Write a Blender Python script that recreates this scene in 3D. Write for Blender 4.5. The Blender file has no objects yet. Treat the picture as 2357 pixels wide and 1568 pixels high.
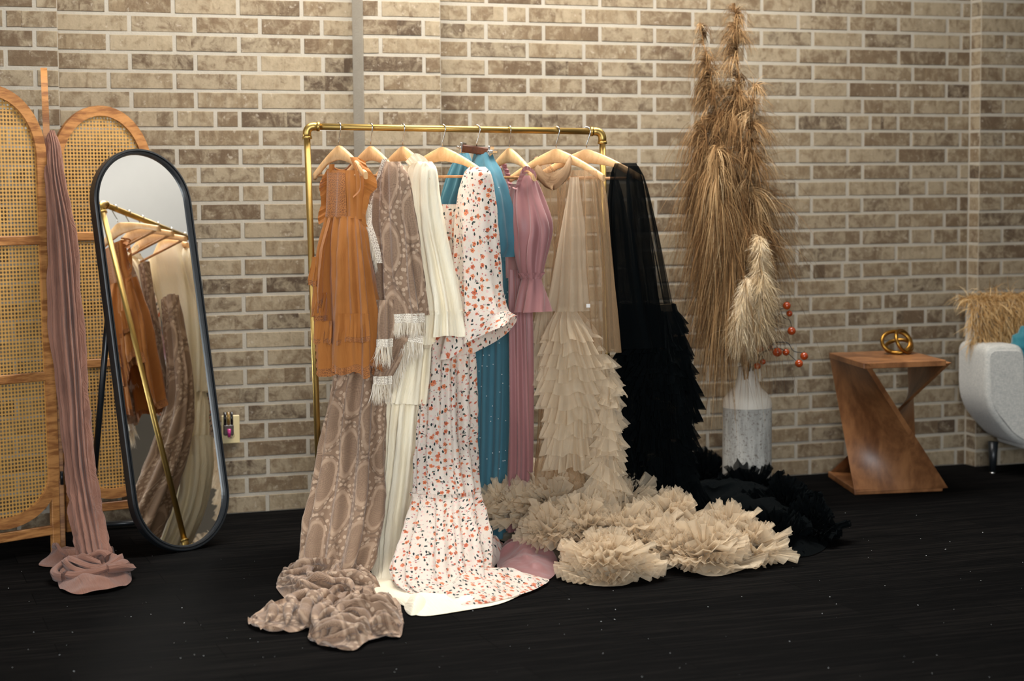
import bpy, math, random
import numpy as np
from mathutils import Vector, Matrix

random.seed(7)
rng = np.random.default_rng(11)
scene = bpy.context.scene
col = scene.collection
PI = math.pi

# ------------------------------------------------------------------ camera
IW, IH = 2357, 1568
FPX = 4209.75
PITCH, YAW, ROLL = 0.0840477, 0.3457816, -0.0072164
EYE = np.array([-2.2, -7.5117, 1.3548])
_fw = np.array([math.sin(YAW) * math.cos(PITCH), math.cos(YAW) * math.cos(PITCH), -math.sin(PITCH)])
_r0 = np.array([math.cos(YAW), -math.sin(YAW), 0.0])
_u0 = np.cross(_r0, _fw)
_rt = _r0 * math.cos(ROLL) + _u0 * math.sin(ROLL)
_up = -_r0 * math.sin(ROLL) + _u0 * math.cos(ROLL)


def ray(x, y):
    return _fw + _rt * (x - IW / 2) / FPX - _up * (y - IH / 2) / FPX


def at(x, y, d):
    """point seen at photo position (x, y), d metres away along the view axis"""
    return EYE + ray(x, y) * d


def on_floor(x, y, z=0.0):
    r = ray(x, y)
    return EYE + r * (z - EYE[2]) / r[2]


def on_plane_y(x, y, Y):
    r = ray(x, y)
    return EYE + r * (Y - EYE[1]) / r[1]


cam_data = bpy.data.cameras.new('camera')
cam = bpy.data.objects.new('camera', cam_data)
col.objects.link(cam)
cam_data.sensor_width = 36.0
cam_data.sensor_fit = 'HORIZONTAL'
cam_data.lens = FPX * 36.0 / IW
m = Matrix.Identity(4)
for i in range(3):
    m[i][0], m[i][1], m[i][2], m[i][3] = _rt[i], _up[i], -_fw[i], EYE[i]
cam.matrix_world = m
cam_data.dof.use_dof = True
cam_data.dof.focus_distance = 6.55
cam_data.dof.aperture_fstop = 2.2
cam_data.clip_end = 100
scene.camera = cam

# ------------------------------------------------------------------ noise
_perm = np.random.default_rng(3).permutation(256)
_perm = np.concatenate([_perm, _perm, _perm])
_val = np.random.default_rng(5).uniform(-1, 1, 256)


def vnoise(x, y, z=0.0):
    x, y, z = np.broadcast_arrays(np.asarray(x, float), np.asarray(y, float), np.asarray(z, float))
    xi, yi, zi = np.floor(x).astype(int), np.floor(y).astype(int), np.floor(z).astype(int)
    xf, yf, zf = x - xi, y - yi, z - zi
    sx, sy, sz = [t * t * t * (t * (t * 6 - 15) + 10) for t in (xf, yf, zf)]

    def hsh(i, j, k):
        return _val[_perm[_perm[_perm[i & 255] + (j & 255)] + (k & 255)]]
    def lerp(a, b, t):
        return a + (b - a) * t
    r = []
    for k in (0, 1):
        a = lerp(hsh(xi, yi, zi + k), hsh(xi + 1, yi, zi + k), sx)
        b = lerp(hsh(xi, yi + 1, zi + k), hsh(xi + 1, yi + 1, zi + k), sx)
        r.append(lerp(a, b, sy))
    return lerp(r[0], r[1], sz)


def fbm(x, y, z=0.0, o=3):
    s, a, f = 0, 1.0, 1.0
    for i in range(o):
        s = s + a * vnoise(np.asarray(x) * f + 17.3 * i, np.asarray(y) * f - 9.1 * i, np.asarray(z) * f)
        a *= 0.5
        f *= 2.03
    return s


def smooth(a, b, x):
    t = np.clip((np.asarray(x, float) - a) / (b - a), 0, 1)
    return t * t * (3 - 2 * t)


def interp(xs, ps, t):
    """smooth (Catmull-Rom) interpolation of rows of ps at parameters t"""
    xs = np.asarray(xs, float); ps = np.asarray(ps, float)
    t = np.atleast_1d(np.asarray(t, float))
    n = len(xs)
    i = np.clip(np.searchsorted(xs, t, side='right') - 1, 0, n - 2)
    h = xs[i + 1] - xs[i]
    u = (t - xs[i]) / h
    d = np.zeros_like(ps)
    for k in range(n):
        a, b = max(k - 1, 0), min(k + 1, n - 1)
        d[k] = (ps[b] - ps[a]) / (xs[b] - xs[a])
    u = u.reshape((-1,) + (1,) * (ps.ndim - 1)); h = h.reshape(u.shape)
    return ((2 * u**3 - 3 * u**2 + 1) * ps[i] + (u**3 - 2 * u**2 + u) * h * d[i]
            + (-2 * u**3 + 3 * u**2) * ps[i + 1] + (u**3 - u**2) * h * d[i + 1])


# ------------------------------------------------------------------ mesh building
class MB:
    """collects pieces and links them as ONE mesh object"""

    def __init__(self):
        self.v = []; self.f = []; self.uv = []; self.mi = []; self.sm = []; self.col = []

    def raw(self, v, f, uv=None, mi=0, smooth=True, c=None):
        b = len(self.v)
        self.v.extend([tuple(map(float, p)) for p in v])
        for q in f:
            self.f.append(tuple(b + int(i) for i in q)); self.mi.append(mi); self.sm.append(smooth)
        if uv is None:
            uv = [(0, 0)] * len(v)
        self.uv.extend([tuple(map(float, p)) for p in uv])
        if c is None:
            c = (0.5, 0.5, 0.5)
        if np.ndim(c) == 1:
            self.col.extend([tuple(map(float, c))] * len(v))
        else:
            self.col.extend([tuple(map(float, p)) for p in c])

    def grid(self, P, closed=False, uv=None, mi=0, smooth=True, c=None, flip=False):
        """P[row][column] points; columns wrap when closed"""
        P = np.asarray(P, float)
        nr, nc = P.shape[:2]
        f = []
        for i in range(nr - 1):
            for j in range(nc if closed else nc - 1):
                k = (j + 1) % nc
                q = (i * nc + j, i * nc + k, (i + 1) * nc + k, (i + 1) * nc + j)
                f.append(q[::-1] if flip else q)
        if uv is None:
            du = np.linalg.norm(np.diff(P, axis=1), axis=2)
            u = np.concatenate([np.zeros((nr, 1)), np.cumsum(du, 1)], 1)
            u = u - u[:, nc // 2:nc // 2 + 1]
            dv = np.linalg.norm(np.diff(P, axis=0), axis=2).mean(1)
            v = np.concatenate([[0], np.cumsum(dv)])
            uv = np.stack([u, np.repeat(v[:, None], nc, 1)], -1)
        cc = None if c is None else (np.asarray(c).reshape(-1, 3) if np.ndim(c) > 1 else c)
        self.raw(P.reshape(-1, 3), f, np.asarray(uv).reshape(-1, 2), mi, smooth, cc)

    def box(self, c, s, rot=None, mi=0, bev=0.0, smooth=False, col_=None):
        c = np.asarray(c, float); h = np.asarray(s, float) / 2
        R3 = np.eye(3) if rot is None else np.asarray(rot, float)
        b = min(bev, h.min() * 0.9)
        if b <= 0:
            vs = [(x, y, z) for x in (-1, 1) for y in (-1, 1) for z in (-1, 1)]
            vs = np.array(vs) * h
            f = [(0, 1, 3, 2), (4, 6, 7, 5), (0, 4, 5, 1), (2, 3, 7, 6), (0, 2, 6, 4), (1, 5, 7, 3)]
            self.raw(vs @ R3.T + c, f, None, mi, smooth, col_)
            return
        vs, idx = [], {}
        for sx in (-1, 1):
            for sy in (-1, 1):
                for sz in (-1, 1):
                    for ax in range(3):
                        p = np.array([sx, sy, sz]) * (h - b)
                        p[ax] = (sx, sy, sz)[ax] * h[ax]
                        idx[(sx, sy, sz, ax)] = len(vs); vs.append(p)
        f = []
        for ax in range(3):
            o1, o2 = [(1, 2), (2, 0), (0, 1)][ax]
            for s_ in (-1, 1):
                q = []
                for a, d in ((-1, -1), (1, -1), (1, 1), (-1, 1)):
                    k = [0, 0, 0]; k[ax] = s_; k[o1] = a; k[o2] = d
                    q.append(idx[(k[0], k[1], k[2], ax)])
                f.append(q if s_ > 0 else q[::-1])
        for ax in range(3):
            o1, o2 = [(1, 2), (2, 0), (0, 1)][ax]
            for a in (-1, 1):
                for d in (-1, 1):
                    k0 = [0, 0, 0]; k0[o1] = a; k0[o2] = d
                    q = []
                    for s_, face in ((-1, o1), (1, o1), (1, o2), (-1, o2)):
                        k = list(k0); k[ax] = s_
                        q.append(idx[(k[0], k[1], k[2], face)])
                    f.append(q if a * d < 0 else q[::-1])
        for sx in (-1, 1):
            for sy in (-1, 1):
                for sz in (-1, 1):
                    q = [idx[(sx, sy, sz, 0)], idx[(sx, sy, sz, 1)], idx[(sx, sy, sz, 2)]]
                    f.append(q if sx * sy * sz > 0 else q[::-1])
        self.raw(np.array(vs) @ R3.T + c, f, None, mi, smooth, col_)

    def tube(self, pts, r, n=10, closed=False, caps=True, mi=0, flat=None, c=None):
        """round tube along pts; r number or list; flat=(axis vector, factor) squashes it"""
        P = np.asarray(pts, float); k = len(P)
        r = np.broadcast_to(np.asarray(r, float), (k,))
        T = np.zeros_like(P)
        for i in range(k):
            a = P[(i - 1) % k] if (closed or i > 0) else P[i]
            b = P[(i + 1) % k] if (closed or i < k - 1) else P[i]
            T[i] = (b - a) / max(np.linalg.norm(b - a), 1e-9)
        ref = np.array([0, 0, 1.0]) if abs(T[0][2]) < 0.9 else np.array([1.0, 0, 0])
        nrm = np.cross(T[0], ref); nrm /= np.linalg.norm(nrm)
        rows = []
        for i in range(k):
            nrm = nrm - T[i] * (nrm @ T[i]); nrm /= max(np.linalg.norm(nrm), 1e-9)
            bn = np.cross(T[i], nrm)
            ang = np.linspace(0, 2 * PI, n, endpoint=False)
            off = np.outer(np.cos(ang), nrm) + np.outer(np.sin(ang), bn)
            if flat is not None:
                ax = np.asarray(flat[0], float)
                off = off - np.outer(off @ ax, ax) * (1 - flat[1])
            rows.append(P[i] + off * r[i])
        if closed:
            rows.append(rows[0])
        b0 = len(self.v)
        self.grid(np.array(rows), closed=True, mi=mi, c=c)
        if caps and not closed:
            self.f.append(tuple(b0 + j for j in range(n))[::-1]); self.mi.append(mi); self.sm.append(False)
            e = b0 + (k - 1) * n
            self.f.append(tuple(e + j for j in range(n))); self.mi.append(mi); self.sm.append(False)

    def lathe(self, prof, origin, n=48, mi=0):
        o = np.asarray(origin, float)
        a = np.linspace(0, 2 * PI, n, endpoint=False)
        rows = [np.stack([o[0] + r * np.cos(a), o[1] + r * np.sin(a), np.full(n, o[2] + z)], 1) for r, z in prof]
        self.grid(np.array(rows), closed=True, mi=mi)

    def ball(self, c, r, n=12, mi=0, scale=(1, 1, 1)):
        c = np.asarray(c, float)
        th = np.linspace(0.02, PI - 0.02, n // 2 + 2)
        a = np.linspace(0, 2 * PI, n, endpoint=False)
        rows = [np.stack([np.sin(t) * np.cos(a) * scale[0], np.sin(t) * np.sin(a) * scale[1], np.full(n, math.cos(t)) * scale[2]], 1) * r + c for t in th]
        self.grid(np.array(rows), closed=True, mi=mi)

    def prism(self, poly, thick, M, mi=0, smooth=False):
        """extrude 2-D polygon (x, z) by thick along local y, placed by 4x4 M"""
        poly = np.asarray(poly, float); n = len(poly)
        v = [(x, -thick / 2, z) for x, z in poly] + [(x, thick / 2, z) for x, z in poly]
        v = np.array(v)
        M = np.asarray(M, float)
        v = v @ M[:3, :3].T + M[:3, 3]
        f = [tuple(range(n)), tuple(range(2 * n - 1, n - 1, -1))]
        f += [(i, i + n, (i + 1) % n + n, (i + 1) % n) for i in range(n)]
        self.raw(v, f, [(x, z) for x, z in poly] * 2, mi, smooth)

    def build(self, name, mats, parent=None, origin=None, **tags):
        me = bpy.data.meshes.new(name)
        v = np.array(self.v, float).reshape(-1, 3)
        if parent is not None:
            o0 = np.array(parent.matrix_world.translation) if parent.parent is None else np.array(parent['_o'])
        elif origin is not None:
            o0 = np.asarray(origin, float)
        else:
            o0 = np.array([(v[:, 0].min() + v[:, 0].max()) / 2, (v[:, 1].min() + v[:, 1].max()) / 2, v[:, 2].min()])
        own = o0
        me.from_pydata((v - own).tolist(), [], self.f)
        if not isinstance(mats, (list, tuple)):
            mats = [mats]
        for mt in mats:
            me.materials.append(mt)
        me.polygons.foreach_set('material_index', self.mi)
        me.polygons.foreach_set('use_smooth', self.sm)
        uvl = me.uv_layers.new(name='UVMap')
        li = np.empty(len(me.loops), dtype=np.int32); me.loops.foreach_get('vertex_index', li)
        uvl.data.foreach_set('uv', np.array(self.uv, float)[li].ravel())
        ca = me.color_attributes.new('tone', 'FLOAT_COLOR', 'POINT')
        cc = np.ones((len(v), 4)); cc[:, :3] = np.array(self.col)
        ca.data.foreach_set('color', cc.ravel())
        me.validate(); me.update()
        ob = bpy.data.objects.new(name, me)
        col.objects.link(ob)
        if parent is None:
            ob.location = own.tolist()
            ob.matrix_world = Matrix.Translation(Vector(own.tolist()))
        else:
            ob.parent = parent
            ob['_o'] = own.tolist()
        for k, t in tags.items():
            if t is not None:
                ob[k] = t
        return ob


def thing(name, loc, label, cat, group=None):
    o = bpy.data.objects.new(name, None)
    col.objects.link(o)
    o.empty_display_size = 0.05
    loc = [float(a) for a in loc]
    o.location = loc
    o.matrix_world = Matrix.Translation(Vector(loc))
    o['label'] = label; o['category'] = cat
    if group:
        o['group'] = group
    return o


def tag(o, label, cat, group=None, kind=None):
    o['label'] = label; o['category'] = cat
    if group:
        o['group'] = group
    if kind:
        o['kind'] = kind
    return o


# ------------------------------------------------------------------ materials
def srgb(r, g, b):
    def l(c):
        c /= 255.0
        return c / 12.92 if c <= 0.04045 else ((c + 0.055) / 1.055) ** 2.4
    return (l(r), l(g), l(b), 1.0)


class NT:
    """small helper to write node trees"""

    def __init__(self, name):
        self.m = bpy.data.materials.new(name)
        self.m.use_nodes = True
        self.t = self.m.node_tree
        self.t.nodes.clear()
        self.out = self.t.nodes.new('ShaderNodeOutputMaterial')

    def n(self, typ, ins=None, **props):
        nd = self.t.nodes.new(typ)
        for k, v in props.items():
            setattr(nd, k, v)
        if ins:
            for k, v in ins.items():
                s = nd.inputs[k]
                if isinstance(v, bpy.types.NodeSocket):
                    self.t.links.new(v, s)
                else:
                    s.default_value = v
        return nd

    def math(self, op, a, b=None, c=None, clamp=False):
        nd = self.n('ShaderNodeMath', operation=op, use_clamp=clamp)
        for i, v in enumerate((a, b, c)):
            if v is None:
                continue
            if isinstance(v, bpy.types.NodeSocket):
                self.t.links.new(v, nd.inputs[i])
            else:
                nd.inputs[i].default_value = v
        return nd.outputs[0]

    def mix(self, fac, a, b, blend='MIX'):
        nd = self.n('ShaderNodeMix', data_type='RGBA', blend_type=blend)
        for i, v in ((0, fac), (6, a), (7, b)):
            if isinstance(v, bpy.types.NodeSocket):
                self.t.links.new(v, nd.inputs[i])
            else:
                nd.inputs[i].default_value = v
        return nd.outputs[2]

    def step(self, x, lo, hi):
        nd = self.n('ShaderNodeMapRange', {'Value': x, 'From Min': lo, 'From Max': hi}, interpolation_type='SMOOTHSTEP')
        return nd.outputs[0]

    def coord(self, kind='Object', scale=(1, 1, 1), loc=(0, 0, 0), rot=(0, 0, 0)):
        if kind == 'UV':
            s = self.n('ShaderNodeUVMap', uv_map='UVMap').outputs[0]
        else:
            s = self.n('ShaderNodeTexCoord').outputs[kind]
        mp = self.n('ShaderNodeMapping', {'Vector': s, 'Scale': scale, 'Location': loc, 'Rotation': rot})
        return mp.outputs[0]

    def noise(self, vec, scale, detail=4, rough=0.55, dist=0.0):
        nd = self.n('ShaderNodeTexNoise', {'Vector': vec, 'Scale': scale, 'Detail': detail, 'Roughness': rough, 'Distortion': dist})
        return nd.outputs[0]

    def voro(self, vec, scale, feature='F1', rnd=1.0, dims='3D', out='Distance', metric='EUCLIDEAN'):
        nd = self.n('ShaderNodeTexVoronoi', {'Vector': vec, 'Scale': scale, 'Randomness': rnd}, feature=feature, voronoi_dimensions=dims)
        if feature != 'N_SPHERE_RADIUS' and feature != 'DISTANCE_TO_EDGE':
            nd.distance = metric
        return nd.outputs[out]

    def ramp(self, x, stops):
        nd = self.n('ShaderNodeValToRGB', {'Fac': x})
        el = nd.color_ramp.elements
        while len(el) < len(stops):
            el.new(0.5)
        for e, (p, c) in zip(el, stops):
            e.position = p; e.color = c
        return nd.outputs[0]

    def bump(self, h, strength=0.3, dist=0.01, normal=None):
        ins = {'Height': h, 'Strength': strength, 'Distance': dist}
        if normal is not None:
            ins['Normal'] = normal
        return self.n('ShaderNodeBump', ins).outputs[0]

    def bsdf(self, color, rough=0.6, metal=0.0, normal=None, **kw):
        ins = {'Base Color': color, 'Roughness': rough, 'Metallic': metal}
        if normal is not None:
            ins['Normal'] = normal
        for k, v in kw.items():
            ins[k.replace('_', ' ')] = v
        return self.n('ShaderNodeBsdfPrincipled', ins).outputs[0]

    def finish(self, shader):
        self.t.links.new(shader, self.out.inputs[0])
        return self.m


def simple(name, color, rough=0.5, metal=0.0, bump=0.0, scale=200.0, **kw):
    t = NT(name)
    nrm = None
    if bump:
        nrm = t.bump(t.noise(t.coord('Object'), scale, 3), bump, 0.002)
    v = t.noise(t.coord('Object'), 6.0, 3)
    c = t.mix(t.math('MULTIPLY', v, 0.25), color, tuple(x * 0.7 for x in color[:3]) + (1,))
    return t.finish(t.bsdf(c, rough, metal, nrm, **kw))


def cloth(name, color, dark=None, rough=0.85, weave=900.0, bump=0.25, trans=0.25, crinkle=0.0, crinkle_scale=(60, 60, 20), sheen=0.2, alpha=None, uvnoise=4.0, var=0.25, spec=0.3):
    """woven cloth: diffuse with sheen, some light coming through, fine bump; alpha < 1 makes it sheer"""
    t = NT(name)
    uv = t.coord('UV')
    w = t.noise(uv, weave, 2)
    h = w
    nrm = t.bump(h, bump, 0.0006)
    if crinkle:
        cr = t.noise(t.coord('UV', scale=crinkle_scale), 1.0, 4, 0.6)
        nrm = t.bump(cr, crinkle, 0.01, nrm)
    dk = dark or tuple(x * 0.72 for x in color[:3]) + (1,)
    v = t.noise(uv, uvnoise, 4)
    c = t.mix(t.math('MULTIPLY', t.step(v, 0.3, 0.75), var), color, dk)
    sh = t.bsdf(c, rough, 0.0, nrm, Sheen_Weight=sheen, Sheen_Roughness=0.5, Specular_IOR_Level=spec)
    if trans:
        tr = t.n('ShaderNodeBsdfTranslucent', {'Color': c, 'Normal': nrm}).outputs[0]
        sh = t.n('ShaderNodeMixShader', {0: trans, 1: sh, 2: tr}).outputs[0]
    if alpha is not None:
        lw = t.n('ShaderNodeLayerWeight', {'Blend': 0.35}).outputs['Facing']
        a = t.math('ADD', t.math('MULTIPLY', lw, 0.9 * (1 - alpha)), alpha, clamp=True)
        tp = t.n('ShaderNodeBsdfTransparent').outputs[0]
        sh = t.n('ShaderNodeMixShader', {0: a, 1: tp, 2: sh}).outputs[0]
    return t.finish(sh)
# ================================================================== the room
BC = 0.0762          # brick course
BL = 0.2645          # brick length with its joint
PROUD = 0.09         # how far the brick piers stand out of the wall


def brick_material():
    t = NT('whitewashed_brick')
    tone = t.n('ShaderNodeVertexColor', layer_name='tone').outputs[0]
    sep = t.n('ShaderNodeSeparateColor', {0: tone})
    a, b = sep.outputs[0], sep.outputs[1]
    P = t.coord('Object')
    base = t.ramp(a, [(0.0, srgb(62, 47, 31)), (0.3, srgb(89, 71, 50)), (0.7, srgb(111, 93, 69)), (1.0, srgb(126, 110, 86))])
    # lime wash: soft patches that differ from brick to brick
    off = t.n('ShaderNodeVectorMath', {0: P, 1: t.n('ShaderNodeCombineXYZ', {0: t.math('MULTIPLY', b, 40.0), 2: t.math('MULTIPLY', a, 30.0)}).outputs[0]}, operation='ADD').outputs[0]
    n1 = t.noise(off, 19.0, 6, 0.68, 0.5)
    wash = t.step(t.math('ADD', n1, t.math('MULTIPLY', b, 0.24)), 0.47, 0.78)
    n2 = t.noise(t.coord('Object', scale=(60, 60, 14)), 1.0, 4, 0.65)
    c = t.mix(t.math('MULTIPLY', t.step(n2, 0.35, 0.72), 0.5), base, srgb(75, 57, 37))
    c = t.mix(t.math('MULTIPLY', wash, 0.68), c, srgb(147, 133, 109))
    n3 = t.noise(P, 55.0, 5, 0.7)
    c = t.mix(t.math('MULTIPLY', t.step(n3, 0.58, 0.72), 0.5), c, srgb(61, 45, 28))
    n4 = t.noise(off, 34.0, 4, 0.7)
    c = t.mix(t.math('MULTIPLY', t.step(n4, 0.6, 0.68), 0.45), c, srgb(165, 154, 137))
    nrm = t.bump(t.noise(P, 90.0, 5, 0.65), 0.5, 0.004)
    return t.finish(t.bsdf(c, 0.92, 0, nrm))


def mortar_material():
    t = NT('pale_mortar')
    P = t.coord('Object')
    c = t.mix(t.noise(P, 25.0, 4), srgb(142, 133, 119), srgb(157, 150, 136))
    return t.finish(t.bsdf(c, 0.95, 0, t.bump(t.noise(P, 140.0, 4), 0.5, 0.003)))


M_BRICK = brick_material()
M_MORTAR = mortar_material()
NCOURSE = 53


def brick_face(mb, mapf, x0, x1, phase, z_shift=0.0, cuts=True, seed=0):
    """lay running courses between x0 and x1; mapf(x, out, z) gives the world point"""
    rg = random.Random(seed)
    for n in range(NCOURSE):
        zb, zt = n * BC + 0.0052 + z_shift, (n + 1) * BC - 0.0052 + z_shift
        if n == 0:
            zb = 0.0
        ph = phase(n)
        joints = []
        if callable(ph):
            joints = ph(n)
        elif isinstance(ph, (list, tuple)):
            joints = list(ph)
        else:
            k0 = math.floor((x0 - ph) / BL)
            joints = [ph + (k0 + i) * BL for i in range(int((x1 - x0) / BL) + 3)]
            extra = []
            for j in joints:
                if cuts and rg.random() < 0.05:
                    extra.append(j + BL * rg.choice((0.45, 0.62)))
            joints = sorted(joints + extra)
        xs = [x0 - 0.006] + [j + rg.uniform(-0.003, 0.003) for j in joints if x0 + 0.03 < j < x1 - 0.03] + [x1 + 0.006]
        for a, b in zip(xs[:-1], xs[1:]):
            a2, b2 = a + 0.0062, b - 0.0062
            j1, j2 = rg.uniform(-.0012, .0012), rg.uniform(-.0012, .0012)
            dep = rg.uniform(0.0012, 0.0032)
            tone = min(1, max(0, rg.gauss(0.55, 0.21)))
            if rg.random() < 0.09:
                tone = rg.uniform(0.0, 0.2)
            wash = rg.random()
            L = b2 - a2
            nseg = 1 if L < 0.12 else rg.choice((1, 2, 2, 3))
            cutx = sorted(rg.uniform(0.2, 0.8) for _ in range(nseg - 1))
            edges = [0] + cutx + [1]
            bev = 0.0035
            for s in range(nseg):
                sa, sb = a2 + L * edges[s], a2 + L * edges[s + 1]
                tn = min(1, max(0, tone + rg.uniform(-0.22, 0.22))) if nseg > 1 else tone
                ws = min(1, max(0, wash * 0.6 + rg.random() * 0.4))
                la = bev if s == 0 else 0
                lb = bev if s == nseg - 1 else 0
                P = [mapf(sa + la, dep, zb + bev + j1), mapf(sb - lb, dep, zb + bev + j2), mapf(sb - lb, dep, zt - bev + j2), mapf(sa + la, dep, zt - bev + j1),
                     mapf(sa, -.002, zb + j1), mapf(sb, -.002, zb + j2), mapf(sb, -.002, zt + j2), mapf(sa, -.002, zt + j1)]
                f = [(0, 1, 2, 3), (4, 5, 1, 0), (3, 2, 6, 7)]
                if s == 0:
                    f.append((4, 0, 3, 7))
                if s == nseg - 1:
                    f.append((1, 5, 6, 2))
                mb.raw(P, f, None, 0, False, (tn, ws, rg.random()))


def mortar_quad(mb, p):
    mb.raw(p, [(0, 1, 2, 3)], None, 1, False)


HT = NCOURSE * BC
# joint phases measured on the wall
_even_l = on_plane_y(601.5, 318, 0)[0]; _odd_l = on_plane_y(554.8, 360, 0)[0]
_even_r = on_plane_y(1987.7, 19, 0)[0]; _odd_r = on_plane_y(2068.0, 56, 0)[0]
XL0, XL1 = -4.4, -1.411        # left pier
XP0, XP1 = -0.176, 0.163       # middle pier
XR0, XR1 = 2.829, 4.6          # right pier

mb = MB()
flat = lambda Y: (lambda x, out, z: (x, Y - out, z))
brick_face(mb, flat(0), XL1, XP0, lambda n: _even_l if n % 2 == 0 else _odd_l, seed=1)
brick_face(mb, flat(0), XP1, XR0, lambda n: _even_r if n % 2 == 0 else _odd_r, seed=2)
mortar_quad(mb, [(XL1 - .05, 0, 0), (XR0 + .05, 0, 0), (XR0 + .05, 0, HT), (XL1 - .05, 0, HT)])
wall = mb.build('wall_back', [M_BRICK, M_MORTAR], origin=(0, 0, 0)); wall['kind'] = 'structure'


def pier(name, x0, x1, phase, left_side, right_side, seed):
    mb = MB()
    brick_face(mb, flat(-PROUD), x0, x1, phase, seed=seed, cuts=False)
    mortar_quad(mb, [(x0, -PROUD, 0), (x1, -PROUD, 0), (x1, -PROUD, HT), (x0, -PROUD, HT)])
    if left_side == 'mortar':
        mortar_quad(mb, [(x0 - .020, -.004, 0), (x0 + .002, -PROUD - .0035, 0), (x0 + .002, -PROUD - .0035, HT), (x0 - .020, -.004, HT)])
    elif left_side:
        brick_face(mb, lambda y, out, z: (x0 - out, -y, z), 0.012, PROUD + .0, lambda n: [], seed=seed + 5)
        mortar_quad(mb, [(x0, 0, 0), (x0, -PROUD, 0), (x0, -PROUD, HT), (x0, 0, HT)])
    if right_side:
        brick_face(mb, lambda y, out, z: (x1 + out, -PROUD + y, z), 0.0, PROUD - .012, lambda n: [], seed=seed + 9)
        mortar_quad(mb, [(x1, -PROUD, 0), (x1, 0, 0), (x1, 0, HT), (x1, -PROUD, HT)])
    o = mb.build(name, [M_BRICK, M_MORTAR], origin=((x0 + x1) / 2, -PROUD / 2, 0)); o['kind'] = 'structure'
    return o


_pl = on_plane_y(78, 38, -PROUD)[0]
pier('wall_left_pier', XL0, XL1, lambda n: _pl if n % 2 else _pl - BL * 0.42, False, True, 21)
pier('wall_middle_pier', XP0, XP1, lambda n: [XP0 + 0.264] if n % 2 == 0 else [XP0 + 0.079], 'mortar', True, 22)
_pr = on_plane_y(2314, 20, -PROUD)[0]
pier('wall_right_pier', XR0, XR1, lambda n: _pr if n % 2 == 0 else _pr + BL * 0.6, True, False, 23)

# floor of dark planks
def floor_material():
    t = NT('dark_plank_floor')
    P = t.coord('Object', rot=(0, 0, 0))
    br = t.n('ShaderNodeTexBrick', {'Vector': P, 'Color1': (0.2, 0.2, 0.2, 1), 'Color2': (0.9, 0.9, 0.9, 1), 'Mortar': (0, 0, 0, 1), 'Scale': 1.0, 'Mortar Size': 0.0016, 'Mortar Smooth': 0.3, 'Brick Width': 1.22, 'Row Height': 0.18}, offset=0.37)
    tone, gap = br.outputs[0], br.outputs[1]
    g = t.noise(t.coord('Object', scale=(2.2, 46, 1)), 1.0, 6, 0.65, 0.4)
    g2 = t.noise(t.coord('Object', scale=(7, 190, 1)), 1.0, 4, 0.6)
    k = t.math('ADD', t.math('MULTIPLY', g, 0.7), t.math('MULTIPLY', g2, 0.4))
    k = t.math('ADD', k, t.math('MULTIPLY', t.n('ShaderNodeSeparateColor', {0: tone}).outputs[0], 0.12))
    c = t.ramp(k, [(0.34, (0.0012, 0.0013, 0.0014, 1)), (0.60, (0.0030, 0.0030, 0.0030, 1)), (0.88, (0.012, 0.0105, 0.0094, 1))])
    c = t.mix(gap, c, (0.001, 0.001, 0.001, 1))
    rough = t.math('ADD', t.math('MULTIPLY', g2, 0.2), 0.36)
    h = t.math('SUBTRACT', t.math('MULTIPLY', g2, 0.4), t.math('MULTIPLY', gap, 1.5))
    nrm = t.bump(h, 0.25, 0.002)
    df = t.n('ShaderNodeBsdfDiffuse', {'Color': c, 'Normal': nrm}).outputs[0]
    gl = t.n('ShaderNodeBsdfGlossy', {'Color': (1, 1, 1, 1), 'Roughness': rough, 'Normal': nrm}).outputs[0]
    return t.finish(t.n('ShaderNodeMixShader', {0: 0.005, 1: df, 2: gl}).outputs[0])


M_TAUPE = simple('taupe_paint', srgb(120, 104, 88), 0.9, bump=0.1, scale=60)
M_WHITE = simple('white_plaster', srgb(236, 230, 220), 0.9, bump=0.1, scale=60)
RX0, RX1, RY0, RY1, RZ = -4.3, 4.5, -9.4, 0.0, HT
mb = MB(); mb.box(((RX0 + RX1) / 2, (RY0 + 0.3) / 2, -0.05), (RX1 - RX0 + .4, 0.3 - RY0 + .4, 0.1))
mb.build('floor', floor_material(), origin=(0, 0, 0))['kind'] = 'structure'

# ceiling with openings added for overhead light
SK = (-1.3, 1.9, -1.5, -0.5)  # opening added to light the upper brick wall
RZ2 = 3.13                        # added low strip that brings the overhead lamp nearer the brick wall
SF = -2.1   # x0 x1 y0 y1
mb = MB()
SK2 = (3.55, 4.35, -5.4, -2.6)  # opening added to brighten the wall that the mirror reflects
for x0, x1, y0, y1 in ((RX0, SK2[0], RY0, SF), (SK2[1], RX1, RY0, SF), (SK2[0], SK2[1], RY0, SK2[2]), (SK2[0], SK2[1], SK2[3], SF)):
    mb.box(((x0 + x1) / 2, (y0 + y1) / 2, RZ + 0.06), (x1 - x0, y1 - y0, 0.12))
for x0, x1, y0, y1 in ((RX0, SK[0], SF, 0.2), (SK[1], RX1, SF, 0.2), (SK[0], SK[1], SF, SK[2]), (SK[0], SK[1], SK[3], 0.2)):
    mb.box(((x0 + x1) / 2, (y0 + y1) / 2, RZ2 + 0.06), (x1 - x0, y1 - y0, 0.12))
mb.box(((RX0 + RX1) / 2, SF + .05, (RZ + RZ2) / 2), (RX1 - RX0, .1, RZ - RZ2 + .1))
mb.build('ceiling', simple('charcoal_ceiling', (.02, .02, .021, 1), .9), origin=(0, 0, RZ))['kind'] = 'structure'
LW = (-4.3, -1.9, 0.4, 2.7)      # tall window in the left wall: y0 y1 z0 z1
mb = MB()
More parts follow.
